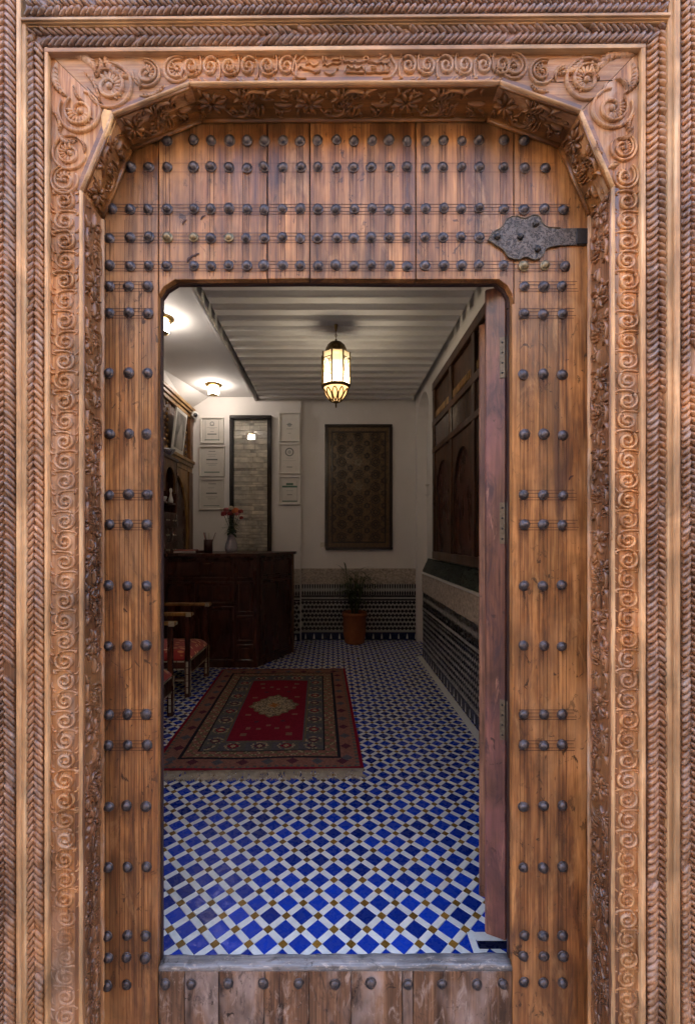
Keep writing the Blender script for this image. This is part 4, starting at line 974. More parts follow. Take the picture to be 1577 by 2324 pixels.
# ------------------------------------------------------------------ back wall: frames, panel, switch
def wbox(nm, px0, px1, py0, py1, d, y0, y1, mat, par, b=0.0):     # box on a wall facing the street; pixels at distance d, y measured proud of it
    m = MB(); Y = d - CAM_D; m.box(PX(px0, d), PX(px1, d), Y - y1, Y - y0, PZ(py1, d), PZ(py0, d), 0, b); return obj(nm, m, mat, par)
DP, DB = 5.60, 5.67
def certificate(x0, x1, y0, y1, label, style):
    t = thing('framed_certificate', label, 'framed certificate', P((x0 + x1) / 2, y1, DP), 'framed certificates')
    wbox('backboard', x0 + 1, x1 - 1, y0 + 1, y1 - 1, DP, .001, .012, 'paper', t)
    fw = 3.2
    for a in ((x0, x1, y0, y0 + fw), (x0, x1, y1 - fw, y1), (x0, x0 + fw, y0 + fw, y1 - fw), (x1 - fw, x1, y0 + fw, y1 - fw)): wbox('frame_bar', *a, DP, .002, .030, 'white_frame', t, .003)
    wd = x1 - x0; h = y1 - y0; cx = (x0 + x1) / 2
    def bar(fx0, fx1, fy0, fy1, mat='ink'): wbox('printed_line', x0 + wd * fx0, x0 + wd * fx1, y0 + h * fy0, y0 + h * fy1, DP, .0121, .0128, mat, t)
    def disc(fx, fy, r, mat='ink', hole=.6):
        m = MB(); c = P(x0 + wd * fx, y0 + h * fy, DP); rr = r * wd * DP / F; vs = []; k = 20
        for i in range(k): a = 2 * PI * i / k; vs += [(c.x + rr * math.cos(a), c.y - .0125, c.z + rr * math.sin(a)), (c.x + rr * hole * math.cos(a), c.y - .0125, c.z + rr * hole * math.sin(a))]
        m.add(vs, [(2 * i, 2 * ((i + 1) % k), 2 * ((i + 1) % k) + 1, 2 * i + 1) for i in range(k)]); obj('printed_emblem', m, mat, t)
    if style == 0:
        bar(.20, .22, .12, .90, 'ink_pale'); bar(.78, .80, .12, .90, 'ink_pale'); disc(.5, .24, .10, 'ink_pale', .5); bar(.40, .60, .29, .31); bar(.27, .73, .385, .40, 'ink_pale'); bar(.40, .62, .43, .445, 'ink_pale'); bar(.42, .58, .53, .55, 'ink_pale'); bar(.30, .70, .62, .66); bar(.18, .82, .845, .875, 'ink_green')
    elif style == 1:
        bar(.37, .63, .17, .19); bar(.33, .67, .27, .285, 'ink_pale'); bar(.36, .64, .33, .345, 'ink_pale'); bar(.28, .72, .43, .47); bar(.28, .72, .57, .585, 'ink_pale'); bar(.35, .65, .62, .635, 'ink_pale'); bar(.20, .80, .84, .87, 'ink_green')
    elif style == 2:
        bar(.38, .68, .15, .17); bar(.35, .62, .28, .295, 'ink_pale'); bar(.28, .72, .44, .48); bar(.26, .74, .57, .585, 'ink_pale'); bar(.35, .66, .63, .645, 'ink_pale'); bar(.18, .82, .85, .87, 'ink_green')
    elif style == 3:
        disc(.5, .42, .10, 'ink_pale', .1); bar(.36, .64, .40, .415); bar(.35, .66, .55, .57, 'ink_pale'); bar(.43, .57, .70, .715)
    elif style == 4:
        disc(.5, .28, .20, 'ink', .72); disc(.5, .28, .08, 'ink_pale', .3); bar(.34, .66, .47, .485, 'ink_pale'); bar(.20, .80, .56, .57, 'ink_pale'); bar(.37, .63, .76, .785)
    else:
        bar(.16, .84, .335, .395, 'ink_green'); bar(.34, .66, .24, .31, 'ink_green'); bar(.34, .66, .50, .515, 'ink_pale'); bar(.38, .62, .635, .66); bar(.16, .84, .85, .89, 'ink_green'); bar(.15, .165, .15, .89, 'ink_pale'); bar(.835, .85, .15, .89, 'ink_pale')
certificate(456, 508.5, 948, 1007, 'white framed certificate with a crest, topmost of the column beside the security camera', 0)
certificate(453, 511, 1012, 1082, 'white framed certificate without crest, middle of the column beside the security camera', 1)
certificate(453, 509, 1087, 1158, 'white framed certificate, lowest of its column, just above the flower vase', 2)
certificate(633.5, 681, 937, 1003, 'pale certificate with a small emblem, topmost on the pier above the desk end', 3)
certificate(632.5, 682, 1007, 1076, 'certificate with a round laurel emblem, middle of the column on the pier', 4)
certificate(633, 682.5, 1081, 1146, 'certificate with a dark green printed band, lowest on the pier', 5)
# tall black-framed glass over bare stonework
t = thing('glazed_stone_recess', 'tall black framed glass pane over rough pale stonework behind the desk', 'framed glass', P(570, 1300, DP))
wbox('stone_ground', 531, 609, 953, 1330, DP, .001, .010, 'mortar', t)
y = 954.0; q = random.Random(3)
while y < 1325:
    h = q.uniform(5, 13); x = 532.0
    while x < 607:
        wd = min(q.uniform(18, 55), 608 - x)
        if 608 - x - wd < 10: wd = 608 - x
        wbox('stone', x + .4, x + wd - .4, y + .4, y + h - .5, DP, .0102, .0102 + q.uniform(.006, .014), 'stone_wall', t, .003); x += wd
    y += h
for a in ((523, 617.5, 944.5, 953.5), (523, 532, 953.5, 1330), (608, 617.5, 953.5, 1330)): wbox('frame_bar', *a, DP, .001, .055, 'black_frame', t, .006)
wbox('glass', 532, 608, 953.5, 1330, DP, .036, .038, 'pane_glass', t)
# carved geometric panel
t = thing('carved_wood_panel', 'dark carved wooden panel with star rosettes hung above the potted plant', 'wall panel', P(813, 1247, DB))
wbox('ground', 739, 888, 967, 1246, DB, .004, .028, 'carved_panel', t)
for a in ((737, 889, 964.5, 971), (738.5, 890, 1241, 1247), (737.5, 745, 971, 1241), (882, 889.5, 971, 1241)): wbox('frame_bar', *a, DB, .003, .045, 'carved_panel_dark', t, .004)
for a in ((752, 875, 980, 983.5), (752, 875, 1229, 1232.5), (752, 755.5, 983.5, 1229), (871.5, 875, 983.5, 1229)): wbox('inner_fillet', *a, DB, .028, .034, 'carved_panel_dark', t, .002)
YBp = DB - CAM_D - .028
def fpan(u, v, h): return Vector((u, YBp - h, v))
def ros_mesh(r, star):
    m = MB()
    def f0(u, v, h): return Vector((u, -h, v))
    m.ribbon(spiral(0, 0, r, r, 0, 1.0, 20), .010, .006, f0, 0)
    for k in range(star):
        a = 2 * PI * k / star; m.leaf((r * .25 * math.cos(a), r * .25 * math.sin(a)), (r * .85 * math.cos(a), r * .85 * math.sin(a)), r * .3, .006, f0, 0, 4)
        b_ = a + PI / star; m.ribbon([(r * 1.0 * math.cos(a), r * 1.0 * math.sin(a)), (r * 1.75 * math.cos(b_), r * 1.75 * math.sin(b_)), (r * 1.0 * math.cos(a + 2 * PI / star), r * 1.0 * math.sin(a + 2 * PI / star))], .006, .005, f0, 0)
    return m
RM = [ros_mesh(.052, 8).mesh('star_rosette', 'carved_panel_dark'), ros_mesh(.048, 10).mesh('star_rosette', 'carved_panel_dark'), ros_mesh(.034, 8).mesh('star_rosette', 'carved_panel_pale')]
for r_ in range(9):
    for c_ in range(3):
        x = 775 + c_ * 38; y = 993 + r_ * 28.2
        k = 2 if (c_ == 1 and r_ in (2, 4)) else (r_ + c_) % 2
        p = P(x + (.6 if r_ % 2 else 0), y, DB); link('star_rosette', RM[k], t, T((p.x, YBp, p.z)))
sm_ = ros_mesh(.026, 6).mesh('star_rosette', 'carved_panel_dark')
for r_ in range(8):
    for c_ in range(4):
        p = P(756.5 + c_ * 37.8, 1007 + r_ * 28.2, DB); link('star_rosette', sm_, t, T((p.x, YBp, p.z)))
t = thing('light_switch', 'small cream light switch below the left corner of the carved panel', 'light switch', P(731, 1242, DB))
wbox('plate', 727, 736, 1231, 1242, DB, .001, .010, 'switch_plastic', t, .002); wbox('rocker', 730, 733, 1234, 1239, DB, .010, .013, 'switch_plastic', t, .001)
# security camera
c = P(441, 942, 5.52)
t = thing('security_camera', 'small white dome security camera at the cabinet corner', 'security camera', c)
m = MB(); m.lathe([(.0, -.05), (.040, -.05), (.044, -.03), (.044, .03), (.036, .045), (.0, .047)], 18, (0, 0, 0), 'y'); hs = obj('housing', m, 'white_paint', t, T(c) @ Matrix.Rotation(R(35), 4, 'Z') @ Matrix.Rotation(R(12), 4, 'X'))
m = MB(); m.lathe([(.0, -.058), (.020, -.056), (.027, -.0505), (.0, -.0504)], 16, (0, 0, 0), 'y'); obj('lens', m, 'black_plastic', hs, T(c) @ Matrix.Rotation(R(35), 4, 'Z') @ Matrix.Rotation(R(12), 4, 'X'))
m = MB(); m.tube([c + Vector((0, .03, .01)), c + Vector((-.02, .07, .02))], .015, 8); obj('bracket', m, 'white_paint', t)

# ------------------------------------------------------------------ wooden screen on the right wall
t = thing('wooden_screen', 'dark carved wooden window screen with pointed arches on the right wall', 'window screen', (XR, 2.3, 1.06))
Ya, Yb = 1.35, 3.32; Z0, Z1 = 1.06, 2.80
def sbox(nm, y0, y1, z0, z1, h0, h1, mat='screen_wood', b=.004, par=None):
    m = MB(); m.box(XR - h1, XR - h0, y0, y1, z0, z1, 0, b); return obj(nm, m, mat, par or t)
sbox('backing', Ya, Yb, Z0, Z1, .001, .010, 'dark_wood', 0)
for a in ((Ya, Yb, Z0, Z0 + .075), (Ya, Yb, Z1 - .08, Z1), (Ya, Yb, 2.36, 2.42), (Ya, Yb, 2.10, 2.15)): sbox('rail', *a, .010, .045)
for k in range(4):
    y = Ya + (Yb - Ya - .075) * k / 3
    sbox('stile', y, y + .075, Z0 + .075, Z1 - .08, .010, .042)
for k in range(3):
    y0 = Ya + (Yb - Ya - .075) * k / 3 + .077; y1 = Ya + (Yb - Ya - .075) * (k + 1) / 3 - .002
    sbox('gilded_board', y0, y1, 2.43, 2.71, .010, .018, 'screen_wood', .002)
    for q in range(14): yy = y0 + (y1 - y0) * (q + .5) / 14; sbox('dentil', yy - .008, yy + .008, 2.44, 2.50, .018, .030, 'gold_wood', .002)
    for q in range(16): yy = y0 + (y1 - y0) * (q + .5) / 16; sbox('spindle', yy - .008, yy + .008, 2.152, 2.358, .012, .030, 'screen_wood', .003)
    ym = (y0 + y1) / 2; hw_ = (y1 - y0) / 2 - .03
    poly = [(y0, 2.098), (y0, 1.14), (ym - hw_, 1.14)]
    for q in range(13): a = q / 12; poly.append((ym - hw_ * math.cos(PI * a / 1.0) if False else ym - hw_ * math.cos(PI / 2 * a), 1.62 + .36 * math.sin(PI / 2 * a)))
    for q in range(13): a = 1 - q / 12; poly.append((ym + hw_ * math.cos(PI / 2 * a) + (1e-4 if q == 0 else 0), 1.62 + .36 * math.sin(PI / 2 * a)))
    poly += [(ym + hw_, 1.14), (y1, 1.14), (y1, 2.098)]
    m = MB(); m.prism(poly, .010, .028, 0, 0, lambda x, y, z: Vector((XR - y, x, z))); obj('arch_board', m, 'screen_wood', t)

# ------------------------------------------------------------------ panelled wall and cabinet behind the desk
t = thing('panelled_wall_unit', 'golden brown carved wall unit with cornice behind the reception desk', 'wall unit', (XL, 4.0, 0))
def cbox(nm, y0, y1, z0, z1, x0, x1, mat='cabinet_wood', b=.004, par=None):
    m = MB(); m.box(x0, x1, y0, y1, z0, z1, 0, b); return obj(nm, m, mat, par or t)
XW = -1.755; y0c, y1c = 2.55, 4.395
cbox('back_panel', y0c, y1c, 0.0, 2.84, XL + .001, XW, 'dark_wood', 0)
for z0, z1, x1 in ((2.80, 2.84, -1.68), (2.765, 2.80, -1.70), (2.72, 2.765, -1.72)): cbox('cornice', y0c, y1c, z0, z1 - .001, XW + .001, x1, 'gold_wood')
for z0, z1, x1 in ((2.165, 2.20, -1.69), (2.12, 2.163, -1.71), (2.06, 2.118, -1.725)): cbox('string_course', y0c, y1c, z0, z1, XW + .001, x1, 'gold_wood')
cbox('corner_post', 4.25, 4.394, 0.0, 2.059, XW + .001, -1.715, 'cabinet_wood'); cbox('corner_post', 4.30, 4.394, 2.201, 2.719, XW + .001, -1.715, 'cabinet_wood')
knob = MB(); knob.lathe([(.016, 0), (.020, .006), (.012, .014), (.0, .017)], 8, (0, 0, 0), 'x'); km = knob.mesh('turned_boss', 'gold_wood')
for i in range(17):
    for j in range(9):
        yy = 2.60 + i * .1; zz = 2.235 + j * .0575
        if 3.62 < yy < 4.02 and i: continue
        if yy < 3.2: continue
        link('turned_boss', km, t, T((XW + .001, yy + (.03 if j % 2 else 0), zz)))
ym, hw_ = 3.86, .38
poly = [(4.249, 2.058), (4.249, .9), (ym + hw_, .9)]
for q in range(13): a = q / 12; poly.append((ym + hw_ * math.cos(PI / 2 * a), 1.35 + .62 * math.sin(PI / 2 * a) ** 1.0))
for q in range(1, 13): a = 1 - q / 12; poly.append((ym - hw_ * math.cos(PI / 2 * a), 1.35 + .62 * math.sin(PI / 2 * a)))
poly += [(ym - hw_, .9), (3.2, .9), (3.2, 2.058)]
m = MB(); m.prism(poly, 0, .022, 0, 0, lambda x, y, z: Vector((XW + .001 + y, x, z))); obj('arch_board', m, 'gold_wood', t)
# portrait frame
t = thing('framed_photograph', 'white mounted grey photograph leaning out from the carved wall unit', 'framed picture', (-1.70, 3.83, 2.21))
def tp(x, y, z): return Vector((-1.728 + x + (z - 2.20) * .12, y, z))
def tbox(nm, y0, y1, z0, z1, x0, x1, mat, par=t): m = MB(); m.box(x0, x1, y0, y1, z0, z1); m.v = [tuple(tp(*v)) for v in m.v]; return obj(nm, m, mat, par)
tbox('mount', 3.65, 4.00, 2.205, 2.665, 0, .016, 'white_frame'); tbox('print', 3.685, 3.965, 2.25, 2.63, .0162, .018, 'photo_grey')
m = MB(); pl = [(3.74, 2.252), (3.93, 2.252), (3.91, 2.40), (3.86, 2.48), (3.835, 2.53), (3.81, 2.48), (3.76, 2.40)]
m.prism(pl, .0182, .0186, 0, 0, lambda x, y, z: tp(y, x, z)); obj('print_figure', m, 'photo_light', t)
# dark secretary cabinet
t = thing('secretary_cabinet', 'tall dark red cabinet with arched niche and small drawers beside the desk', 'cabinet', (-1.65, 3.2, 0))
XC = -1.60
cbox('side_panel', 3.470, 3.495, 0.0, 2.04, XW + .002, XC, 'dark_wood', .003, t); cbox('side_panel', 2.70, 2.725, 0.0, 2.04, XW + .002, XC, 'dark_wood', .003, t)
cbox('top_board', 2.69, 3.505, 2.041, 2.075, XW + .002, XC + .012, 'dark_wood', .004, t); cbox('back_board', 2.726, 3.469, 0.0, 2.04, XW + .002, XW + .012, 'dark_wood', 0, t)
cbox('shelf', 2.726, 3.469, 1.60, 1.618, XW + .013, XC - .003, 'dark_wood', .002, t)
cbox('lower_body', 2.726, 3.469, 0.0, 1.52, XW + .013, XC - .004, 'dark_wood', .003, t)
for k in range(3):
    for j in range(4):
        cbox('drawer_front', 2.735 + j * .184, 2.735 + j * .184 + .178, 1.08 + k * .145, 1.08 + k * .145 + .138, XC - .0039, XC + .006, 'dark_wood', .003, t)
        for s_ in (-.03, .03): m = MB(); m.lathe([(.005, 0), (.008, .008), (.005, .014), (0, .015)], 8, (XC + .006, 2.735 + j * .184 + .089 + s_, 1.08 + k * .145 + .07), 'x'); obj('drawer_knob', m, 'inlay', t)
ym, hw_ = 3.30, .13; poly = [(3.469, 2.039), (3.469, 1.72), (ym + hw_, 1.72)]
for q in range(9): a = q / 8; poly.append((ym + hw_ * math.cos(PI / 2 * a), 1.80 + .17 * math.sin(PI / 2 * a)))
for q in range(1, 9): a = 1 - q / 8; poly.append((ym - hw_ * math.cos(PI / 2 * a), 1.80 + .17 * math.sin(PI / 2 * a)))
poly += [(ym - hw_, 1.72), (2.727, 1.72), (2.727, 2.039)]
m = MB(); m.prism(poly, 0, .018, 0, 0, lambda x, y, z: Vector((XC - .02 + y, x, z))); obj('arch_board', m, 'cabinet_wood', t)
m = MB(); c = (-1.66, 3.34, 2.076); m.lathe([(.0, .0), (.045, .0), (.04, .008), (.06, .03), (.085, .06), (.09, .075), (.082, .073), (.05, .03), (0, .02)], 20, c)
o = obj('silver_bowl', m, 'silver'); tag(o, 'footed silver bowl on top of the dark secretary cabinet', 'bowl')
m = MB(); m.lathe([(.0, 0), (.022, 0), (.024, .03), (.012, .075), (.008, .10), (.014, .12), (.016, .135), (.008, .15), (0, .152)], 12, (-1.635, 3.40, 1.6185))
o = obj('white_bottle', m, 'white_paint'); tag(o, 'slim white bottle on the cabinet shelf', 'bottle')
m = MB(); m.lathe([(.0, 0), (.018, 0), (.022, .015), (.034, .04), (.030, .05), (0, .045)], 12, (-1.635, 3.20, 1.6185))
o = obj('white_dish', m, 'white_paint'); tag(o, 'little white footed dish on the cabinet shelf', 'dish')

# ------------------------------------------------------------------ reception desk and what stands on it
DD = 4.44; YD = DD - CAM_D
t = thing('reception_desk', 'dark panelled reception desk with a canted right end', 'desk', (-1.2, YD + .3, 0))
XA, XB = -1.70, PX(582, DD); xe, ye = PX(664, 5.04), 5.04 - CAM_D
ZD = PZ(1256, DD)
g = MB(); poly = [(XA, YD), (XB, YD), (xe, ye), (xe, ye + .12), (XA, ye + .12)]
g.prism(poly, 0.0, ZD - .028, 0, 0, lambda x, y, z: Vector((x, z, y))); obj('body', g, 'dark_wood', t)
g = MB(); cx, cy = -1.1, YD + .35
g.prism([(XA - .0, YD - .035), (XB + .02, YD - .035), (xe + .035, ye - .005), (xe + .035, ye + .15), (XA, ye + .15)], ZD - .0275, ZD, 0, 0, lambda x, y, z: Vector((x, z, y))); obj('counter_top', g, 'dark_wood', t)
def dfr(ox, oy, dx, dy):
    L = math.hypot(dx, dy); ux, uy = dx / L, dy / L; nx_, ny_ = uy, -ux
    def f(x, y, z): return Vector((ox + ux * x + nx_ * y, oy + uy * x + ny_ * y, z))
    return f, L
def panel_on(f, x0, x1, z0, z1):
    def bb(nm, a, b_, c_, d_, h, bev=.004): m = MB(); m.box(a, b_, 0.0005, h, c_, d_, 0, bev); m.v = [tuple(f(*v)) for v in m.v]; return obj(nm, m, 'dark_wood', t)
    k = .022
    bb('panel_rail', x0, x1, z0, z0 + k, .016); bb('panel_rail', x0, x1, z1 - k, z1, .016); bb('panel_stile', x0, x0 + k, z0 + k, z1 - k, .016); bb('panel_stile', x1 - k, x1, z0 + k, z1 - k, .016)
    bb('raised_panel', x0 + k + .018, x1 - k - .018, z0 + k + .018, z1 - k - .018, .010, .008)
f, L = dfr(XA, YD, XB - XA, 0)
for x0, x1, z0, z1 in ((L - .19, L - .03, .86, 1.07), (L - .19, L - .03, .53, .84), (L - .19, L - .03, .25, .51), (L - .19, L - .03, .06, .23), (.05, L - .22, .86, 1.07), (.05, .36, .06, .84), (.38, L - .22, .62, .84), (.38, L - .22, .06, .60)): panel_on(f, x0, x1, z0, z1)
m = MB(); m.box(XB - .022, XB + .002, YD - .006, YD + .012, .0, ZD - .03, 0, .004); obj('corner_post', m, 'dark_wood', t)
f, L = dfr(XB, YD, xe - XB, ye - YD); panel_on(f, .06, L - .05, .86, 1.07); panel_on(f, .06, L - .05, .06, .84)
m = MB(); m.box(xe - .012, xe + .016, ye - .012, ye + .012, 0, ZD - .03, 0, .004); obj('end_post', m, 'cabinet_wood', t)
# things on the desk
zt4 = ZD + .0005
m = MB(); m.box(PX(384, 4.55), PX(440, 4.55), 3.36, 3.55, zt4, zt4 + .020, 0, .002); o = obj('ledger', m, 'book_pages'); tag(o, 'thick pale ledger lying on the desk under the red book', 'book')
m = MB(); m.box(PX(388, 4.55), PX(438, 4.55), 3.37, 3.54, zt4 + .0205, zt4 + .032, 0, .002); o = obj('red_book', m, 'book_red'); tag(o, 'red covered book lying on the pale ledger', 'book')
m = MB(); m.box(PX(443, 4.55), PX(461, 4.55), 3.37, 3.50, zt4, zt4 + .024, 0, .003); o = obj('notebook', m, 'cup_leather'); tag(o, 'small dark notebook between ledger and pen cup', 'notebook')
c = P(473, 1250, 4.62); cz = zt4
t = thing('pen_cup', 'dark red pen cup on the desk', 'pen cup', (c.x, c.y, cz))
m = MB(); m.lathe([(.0, 0), (.044, 0), (.044, .135), (.040, .135), (.040, .01), (0, .01)], 18, (c.x, c.y, cz)); obj('cup', m, 'cup_leather', t)
for dx, dy, lean, mt, lb in ((.02, 0, .055, 'pen', 'brown pencil in the pen cup leaning towards the flower vase'), (-.02, .01, -.015, 'ink', 'dark grey pencil in the pen cup standing almost upright'), (-.005, -.015, -.035, 'book_red', 'red pencil in the pen cup leaning towards the ledger'), (.01, .015, -.005, 'inlay', 'pale pencil standing upright at the back of the pen cup')):
    m = MB(); m.tube([(c.x + dx * .3, c.y + dy, cz + .012), (c.x + dx + lean, c.y + dy, cz + .205)], [.0045, .0045], 6)
    o = obj('pencil', m, mt); tag(o, lb, 'pencil', 'pencils in the pen cup')
c = P(525.5, 1250, 4.70); vz = zt4; vpr = [(0, 0), (.048, 0), (.062, .018), (.066, .045), (.058, .09), (.042, .14), (.034, .175), (.037, .20), (.031, .198), (.030, .17), (0, .16)]
t = thing('flower_vase', 'pale dotted porcelain vase holding flowers on the desk', 'vase', (c.x, c.y, vz))
m = MB(); m.lathe(vpr, 22, (c.x, c.y, vz)); body = obj('vase_body', m, 'porcelain', t)
m = MB()
for j in range(11):
    z = .022 + j * .014; r = None
    for (r0, z0), (r1, z1) in zip(vpr[1:7], vpr[2:8]):
        if z0 <= z <= z1: r = r0 + (r1 - r0) * (z - z0) / (z1 - z0)
    for k in range(22):
        a = 2 * PI * (k + (.5 if j % 2 else 0)) / 22; q = Vector((math.cos(a), math.sin(a), 0)); s_ = Vector((-q.y, q.x, 0)); ce = Vector((c.x, c.y, vz + z)) + q * ((r or .04) + .0012)
        m.add([ce + s_ * .0042, ce + Vector((0, 0, .0045)), ce - s_ * .0042, ce - Vector((0, 0, .0045))], [(0, 1, 2, 3)])
dt = obj('painted_dots', m, 'porcelain_blue', body); dt['kind'] = 'stuff'
t = thing('bouquet', 'bunch of orange, red and pink roses with dark leaves in the vase', 'flowers', (c.x, c.y, vz + .17))
base = Vector((c.x, c.y, vz + .17)); q = random.Random(11)
heads = [(-.075, .225, 'rose_red', .034), (-.05, .265, 'rose_pink', .034), (.035, .26, 'rose_orange', .042), (.10, .25, 'rose_red', .028), (.0, .285, 'rose_cream', .03), (-.015, .23, 'rose_red', .03), (.11, .185, 'rose_red', .022), (.06, .225, 'rose_pink', .024), (-.10, .27, 'rose_cream', .02)]
for dx, dz, mt, r in heads:
    p = base + Vector((dx, q.uniform(-.05, .02), dz))
    m = MB(); m.tube([base + Vector((0, 0, -.1)), base + Vector((dx * .3, 0, dz * .4)), p], .0025, 5); st = obj('stem', m, 'stem_green', t)
    m = MB()
    for k in range(16):
        a = k * 2.4; el = R(85 - k * 6.5); d = Vector((math.cos(a) * math.cos(el), math.sin(a) * math.cos(el), math.sin(el))); rad = r * (.35 + .045 * k); ce = p + d * rad * .75
        s1 = d.cross(Vector((0, 0, 1))).normalized() if abs(d.z) < .98 else Vector((1, 0, 0)); s2 = s1.cross(d).normalized()
        w_ = r * .55; m.add([ce - s1 * w_ - s2 * w_ * .8, ce + s1 * w_ - s2 * w_ * .8, ce + s1 * w_ * .8 + s2 * w_ + d * .004, ce - s1 * w_ * .8 + s2 * w_ + d * .004, ce + d * .006], [(0, 1, 4), (1, 2, 4), (2, 3, 4), (3, 0, 4)], 0, True)
    obj('flower_head', m, mt, st)
def blade(m, p0, d, L, wd, droop, n_=6, up=Vector((0, 0, 1))):
    d = d.normalized(); s_ = d.cross(up); s_ = s_.normalized() if s_.length > .05 else Vector((1, 0, 0)); vs = []; p = Vector(p0)
    for i in range(n_ + 1):
        t_ = i / n_; k = wd * math.sin(PI * (.08 + .92 * t_)) ** .7 if t_ < 1 else .0004; vs += [p - s_ * k, p + s_ * k]; d = (d + Vector((0, 0, -droop / n_))).normalized(); p = p + d * (L / n_)
    m.add(vs, [(2 * i, 2 * i + 1, 2 * i + 3, 2 * i + 2) for i in range(n_)], 0, True)
for k in range(34):
    m = MB(); a = q.uniform(0, 2 * PI); h = q.uniform(.03, .21); d = Vector((math.cos(a), math.sin(a) * .7, q.uniform(-.3, .5))); blade(m, base + Vector((math.cos(a) * .02, math.sin(a) * .02, h)), d, q.uniform(.05, .10), q.uniform(.012, .02), .7, 4)
    obj('leaf', m, 'leaf_dark', t)

# ------------------------------------------------------------------ potted plant
c = P(804.5, 1459, 5.47); c.z = 0.0
pd = 5.47 / F
t = thing('potted_plant', 'thin leaved palm in a terracotta pot against the tiled back wall', 'potted plant', (c.x, c.y, 0))
m = MB(); m.lathe([(0, .001), (.100, .001), (.118, .02), (.135, .12), (.138, .33), (.147, .335), (.149, .375), (.140, .378), (.130, .36), (.128, .34)], 28, (c.x, c.y, 0), cap=False); obj('pot', m, 'terracotta', t)
m = MB(); m.lathe([(.13, .345), (.06, .352), (0, .356)], 20, (c.x, c.y, 0)); obj('soil', m, 'soil', t)
q = random.Random(5)
for k in range(12):
    a = 2 * PI * k / 12 + q.uniform(-.3, .3); H = q.uniform(.25, .52); lean = q.uniform(.02, .11); p0 = Vector((c.x + .03 * math.cos(a), c.y + .03 * math.sin(a), .35))
    p2 = p0 + Vector((lean * math.cos(a), lean * math.sin(a) * .6, H)); p1 = (p0 + p2) / 2 + Vector((0, 0, .03))
    m = MB(); m.tube([p0, p1, p2], [.007, .005, .003], 6); st = obj('stem', m, 'stem_green', t)
    for j in range(9):
        f_ = .45 + .55 * j / 8; b0 = p0 + (p2 - p0) * f_; aa = a + q.uniform(-1.8, 1.8)
        m = MB(); blade(m, b0, Vector((math.cos(aa), math.sin(aa) * .6 - .15, q.uniform(.35, 1.1))), q.uniform(.15, .28), q.uniform(.007, .011), q.uniform(1.0, 2.0), 8); obj('leaf', m, 'leaf_green', st)

# ------------------------------------------------------------------ rug
RW, RL = 1.17, 1.885; nx_, ny_ = 117, 188
rot = math.atan2(29, F)                     # the rug lies a little askew
rc = Vector((PX(505, 4.34), 4.34 - CAM_D)) # far left corner
ux = Vector((math.cos(rot), math.sin(rot))); uy = Vector((math.sin(rot), -math.cos(rot)))
cols_ = {'red': (0.24, 0.008, 0.026), 'rose': (0.29, 0.125, 0.095), 'rust': (0.25, 0.13, 0.09), 'blue': (0.10, 0.10, 0.115), 'teal': (0.115, 0.115, 0.10), 'cream': (0.42, 0.33, 0.21), 'navy': (0.014, 0.013, 0.022), 'olive': (0.17, 0.135, 0.075), 'orange': (0.42, 0.16, 0.04), 'plum': (0.10, 0.026, 0.045)}
def knot(i, j):
    e = min(i, nx_ - 1 - i, j, ny_ - 1 - j); s_ = i if (min(j, ny_ - 1 - j) <= min(i, nx_ - 1 - i)) else j; nb = rng.random()
    if e < 2: return 'red'
    if e < 4: return 'teal' if s_ % 4 < 2 else 'rust'
    if e < 12:
        k = s_ % 14; ee = e - 8
        if abs(k - 7) + abs(ee) < 4: return 'plum' if (s_ // 14) % 2 else 'blue'
        return 'rose' if (s_ + e) % 3 else 'rust'
    if e < 14: return 'navy'
    if e < 21: return 'rose' if ((s_ // 4) + (e // 3)) % 2 else ('cream' if nb < .3 else 'olive')
    if e < 22: return 'navy'
    if e < 33:
        k = s_ % 16; ee = e - 27.5; d = math.hypot(k - 8, ee)
        if d < 1.6: return 'cream'
        if d < 3.2: return 'plum' if (s_ // 16) % 2 else 'red'
        if 4.0 < d < 5.2 and nb < .6: return 'cream'
        return 'teal' if (s_ // 8) % 2 else 'blue'
    if e < 35: return 'olive' if e == 33 else 'blue'
    x = (i - nx_ / 2 + .5) / (nx_ / 2 - 35); y = (j - ny_ / 2 + .5) / (ny_ / 2 - 35)
    dd = abs(x) ** 1.3 / .86 + abs(y) ** 1.3 / .34 + .06 * math.sin(14 * math.atan2(y * 2, x))
    if dd < .16: return 'orange' if dd < .10 else 'cream'
    if dd < .72: return 'cream' if nb < .62 else ('olive' if nb < .9 else 'teal')
    if dd < .82: return 'olive'
    for (mx, my, cc) in ((.55, .68, 'rose'), (.25, .70, 'rust'), (.38, .50, 'plum'), (.70, .30, 'rose'), (.62, .85, 'rust'), (0.0, .62, 'rose')):
        if abs(abs(x) - mx) < .075 and abs(abs(y) - my) < .03: return cc
    return 'red'
bmr = bmesh.new(); grid = []
for j in range(ny_ + 1):
    row = []
    for i in range(nx_ + 1):
        p = rc + ux * (RW * i / nx_) + uy * (RL * j / ny_); z = .0095 + .0030 * math.sin(i * .11 + j * .05) * math.sin(j * .06) + rng.uniform(0, .0008)
        if j < 4: z += .004 * math.sin(i * .25) ** 2
        e_ = (rng.random() - .5) * .003; row.append(bmr.verts.new((p.x + e_ * .3, p.y + (e_ + .004 * math.sin(i * .13) if j in (0, ny_) else 0), z)))
    grid.append(row)
lay = bmr.loops.layers.color.new('knots')
for j in range(ny_):
    for i in range(nx_):
        f = bmr.faces.new((grid[j][i], grid[j][i + 1], grid[j + 1][i + 1], grid[j + 1][i])); c_ = cols_[knot(i, j)]; k = rng.uniform(.8, 1.15)
        for lp in f.loops: lp[lay] = tuple(min(1, max(0, (q_ * k)) ** (1 / 2.2)) for q_ in c_) + (1,)
bd = [e for e in bmr.edges if e.is_boundary]
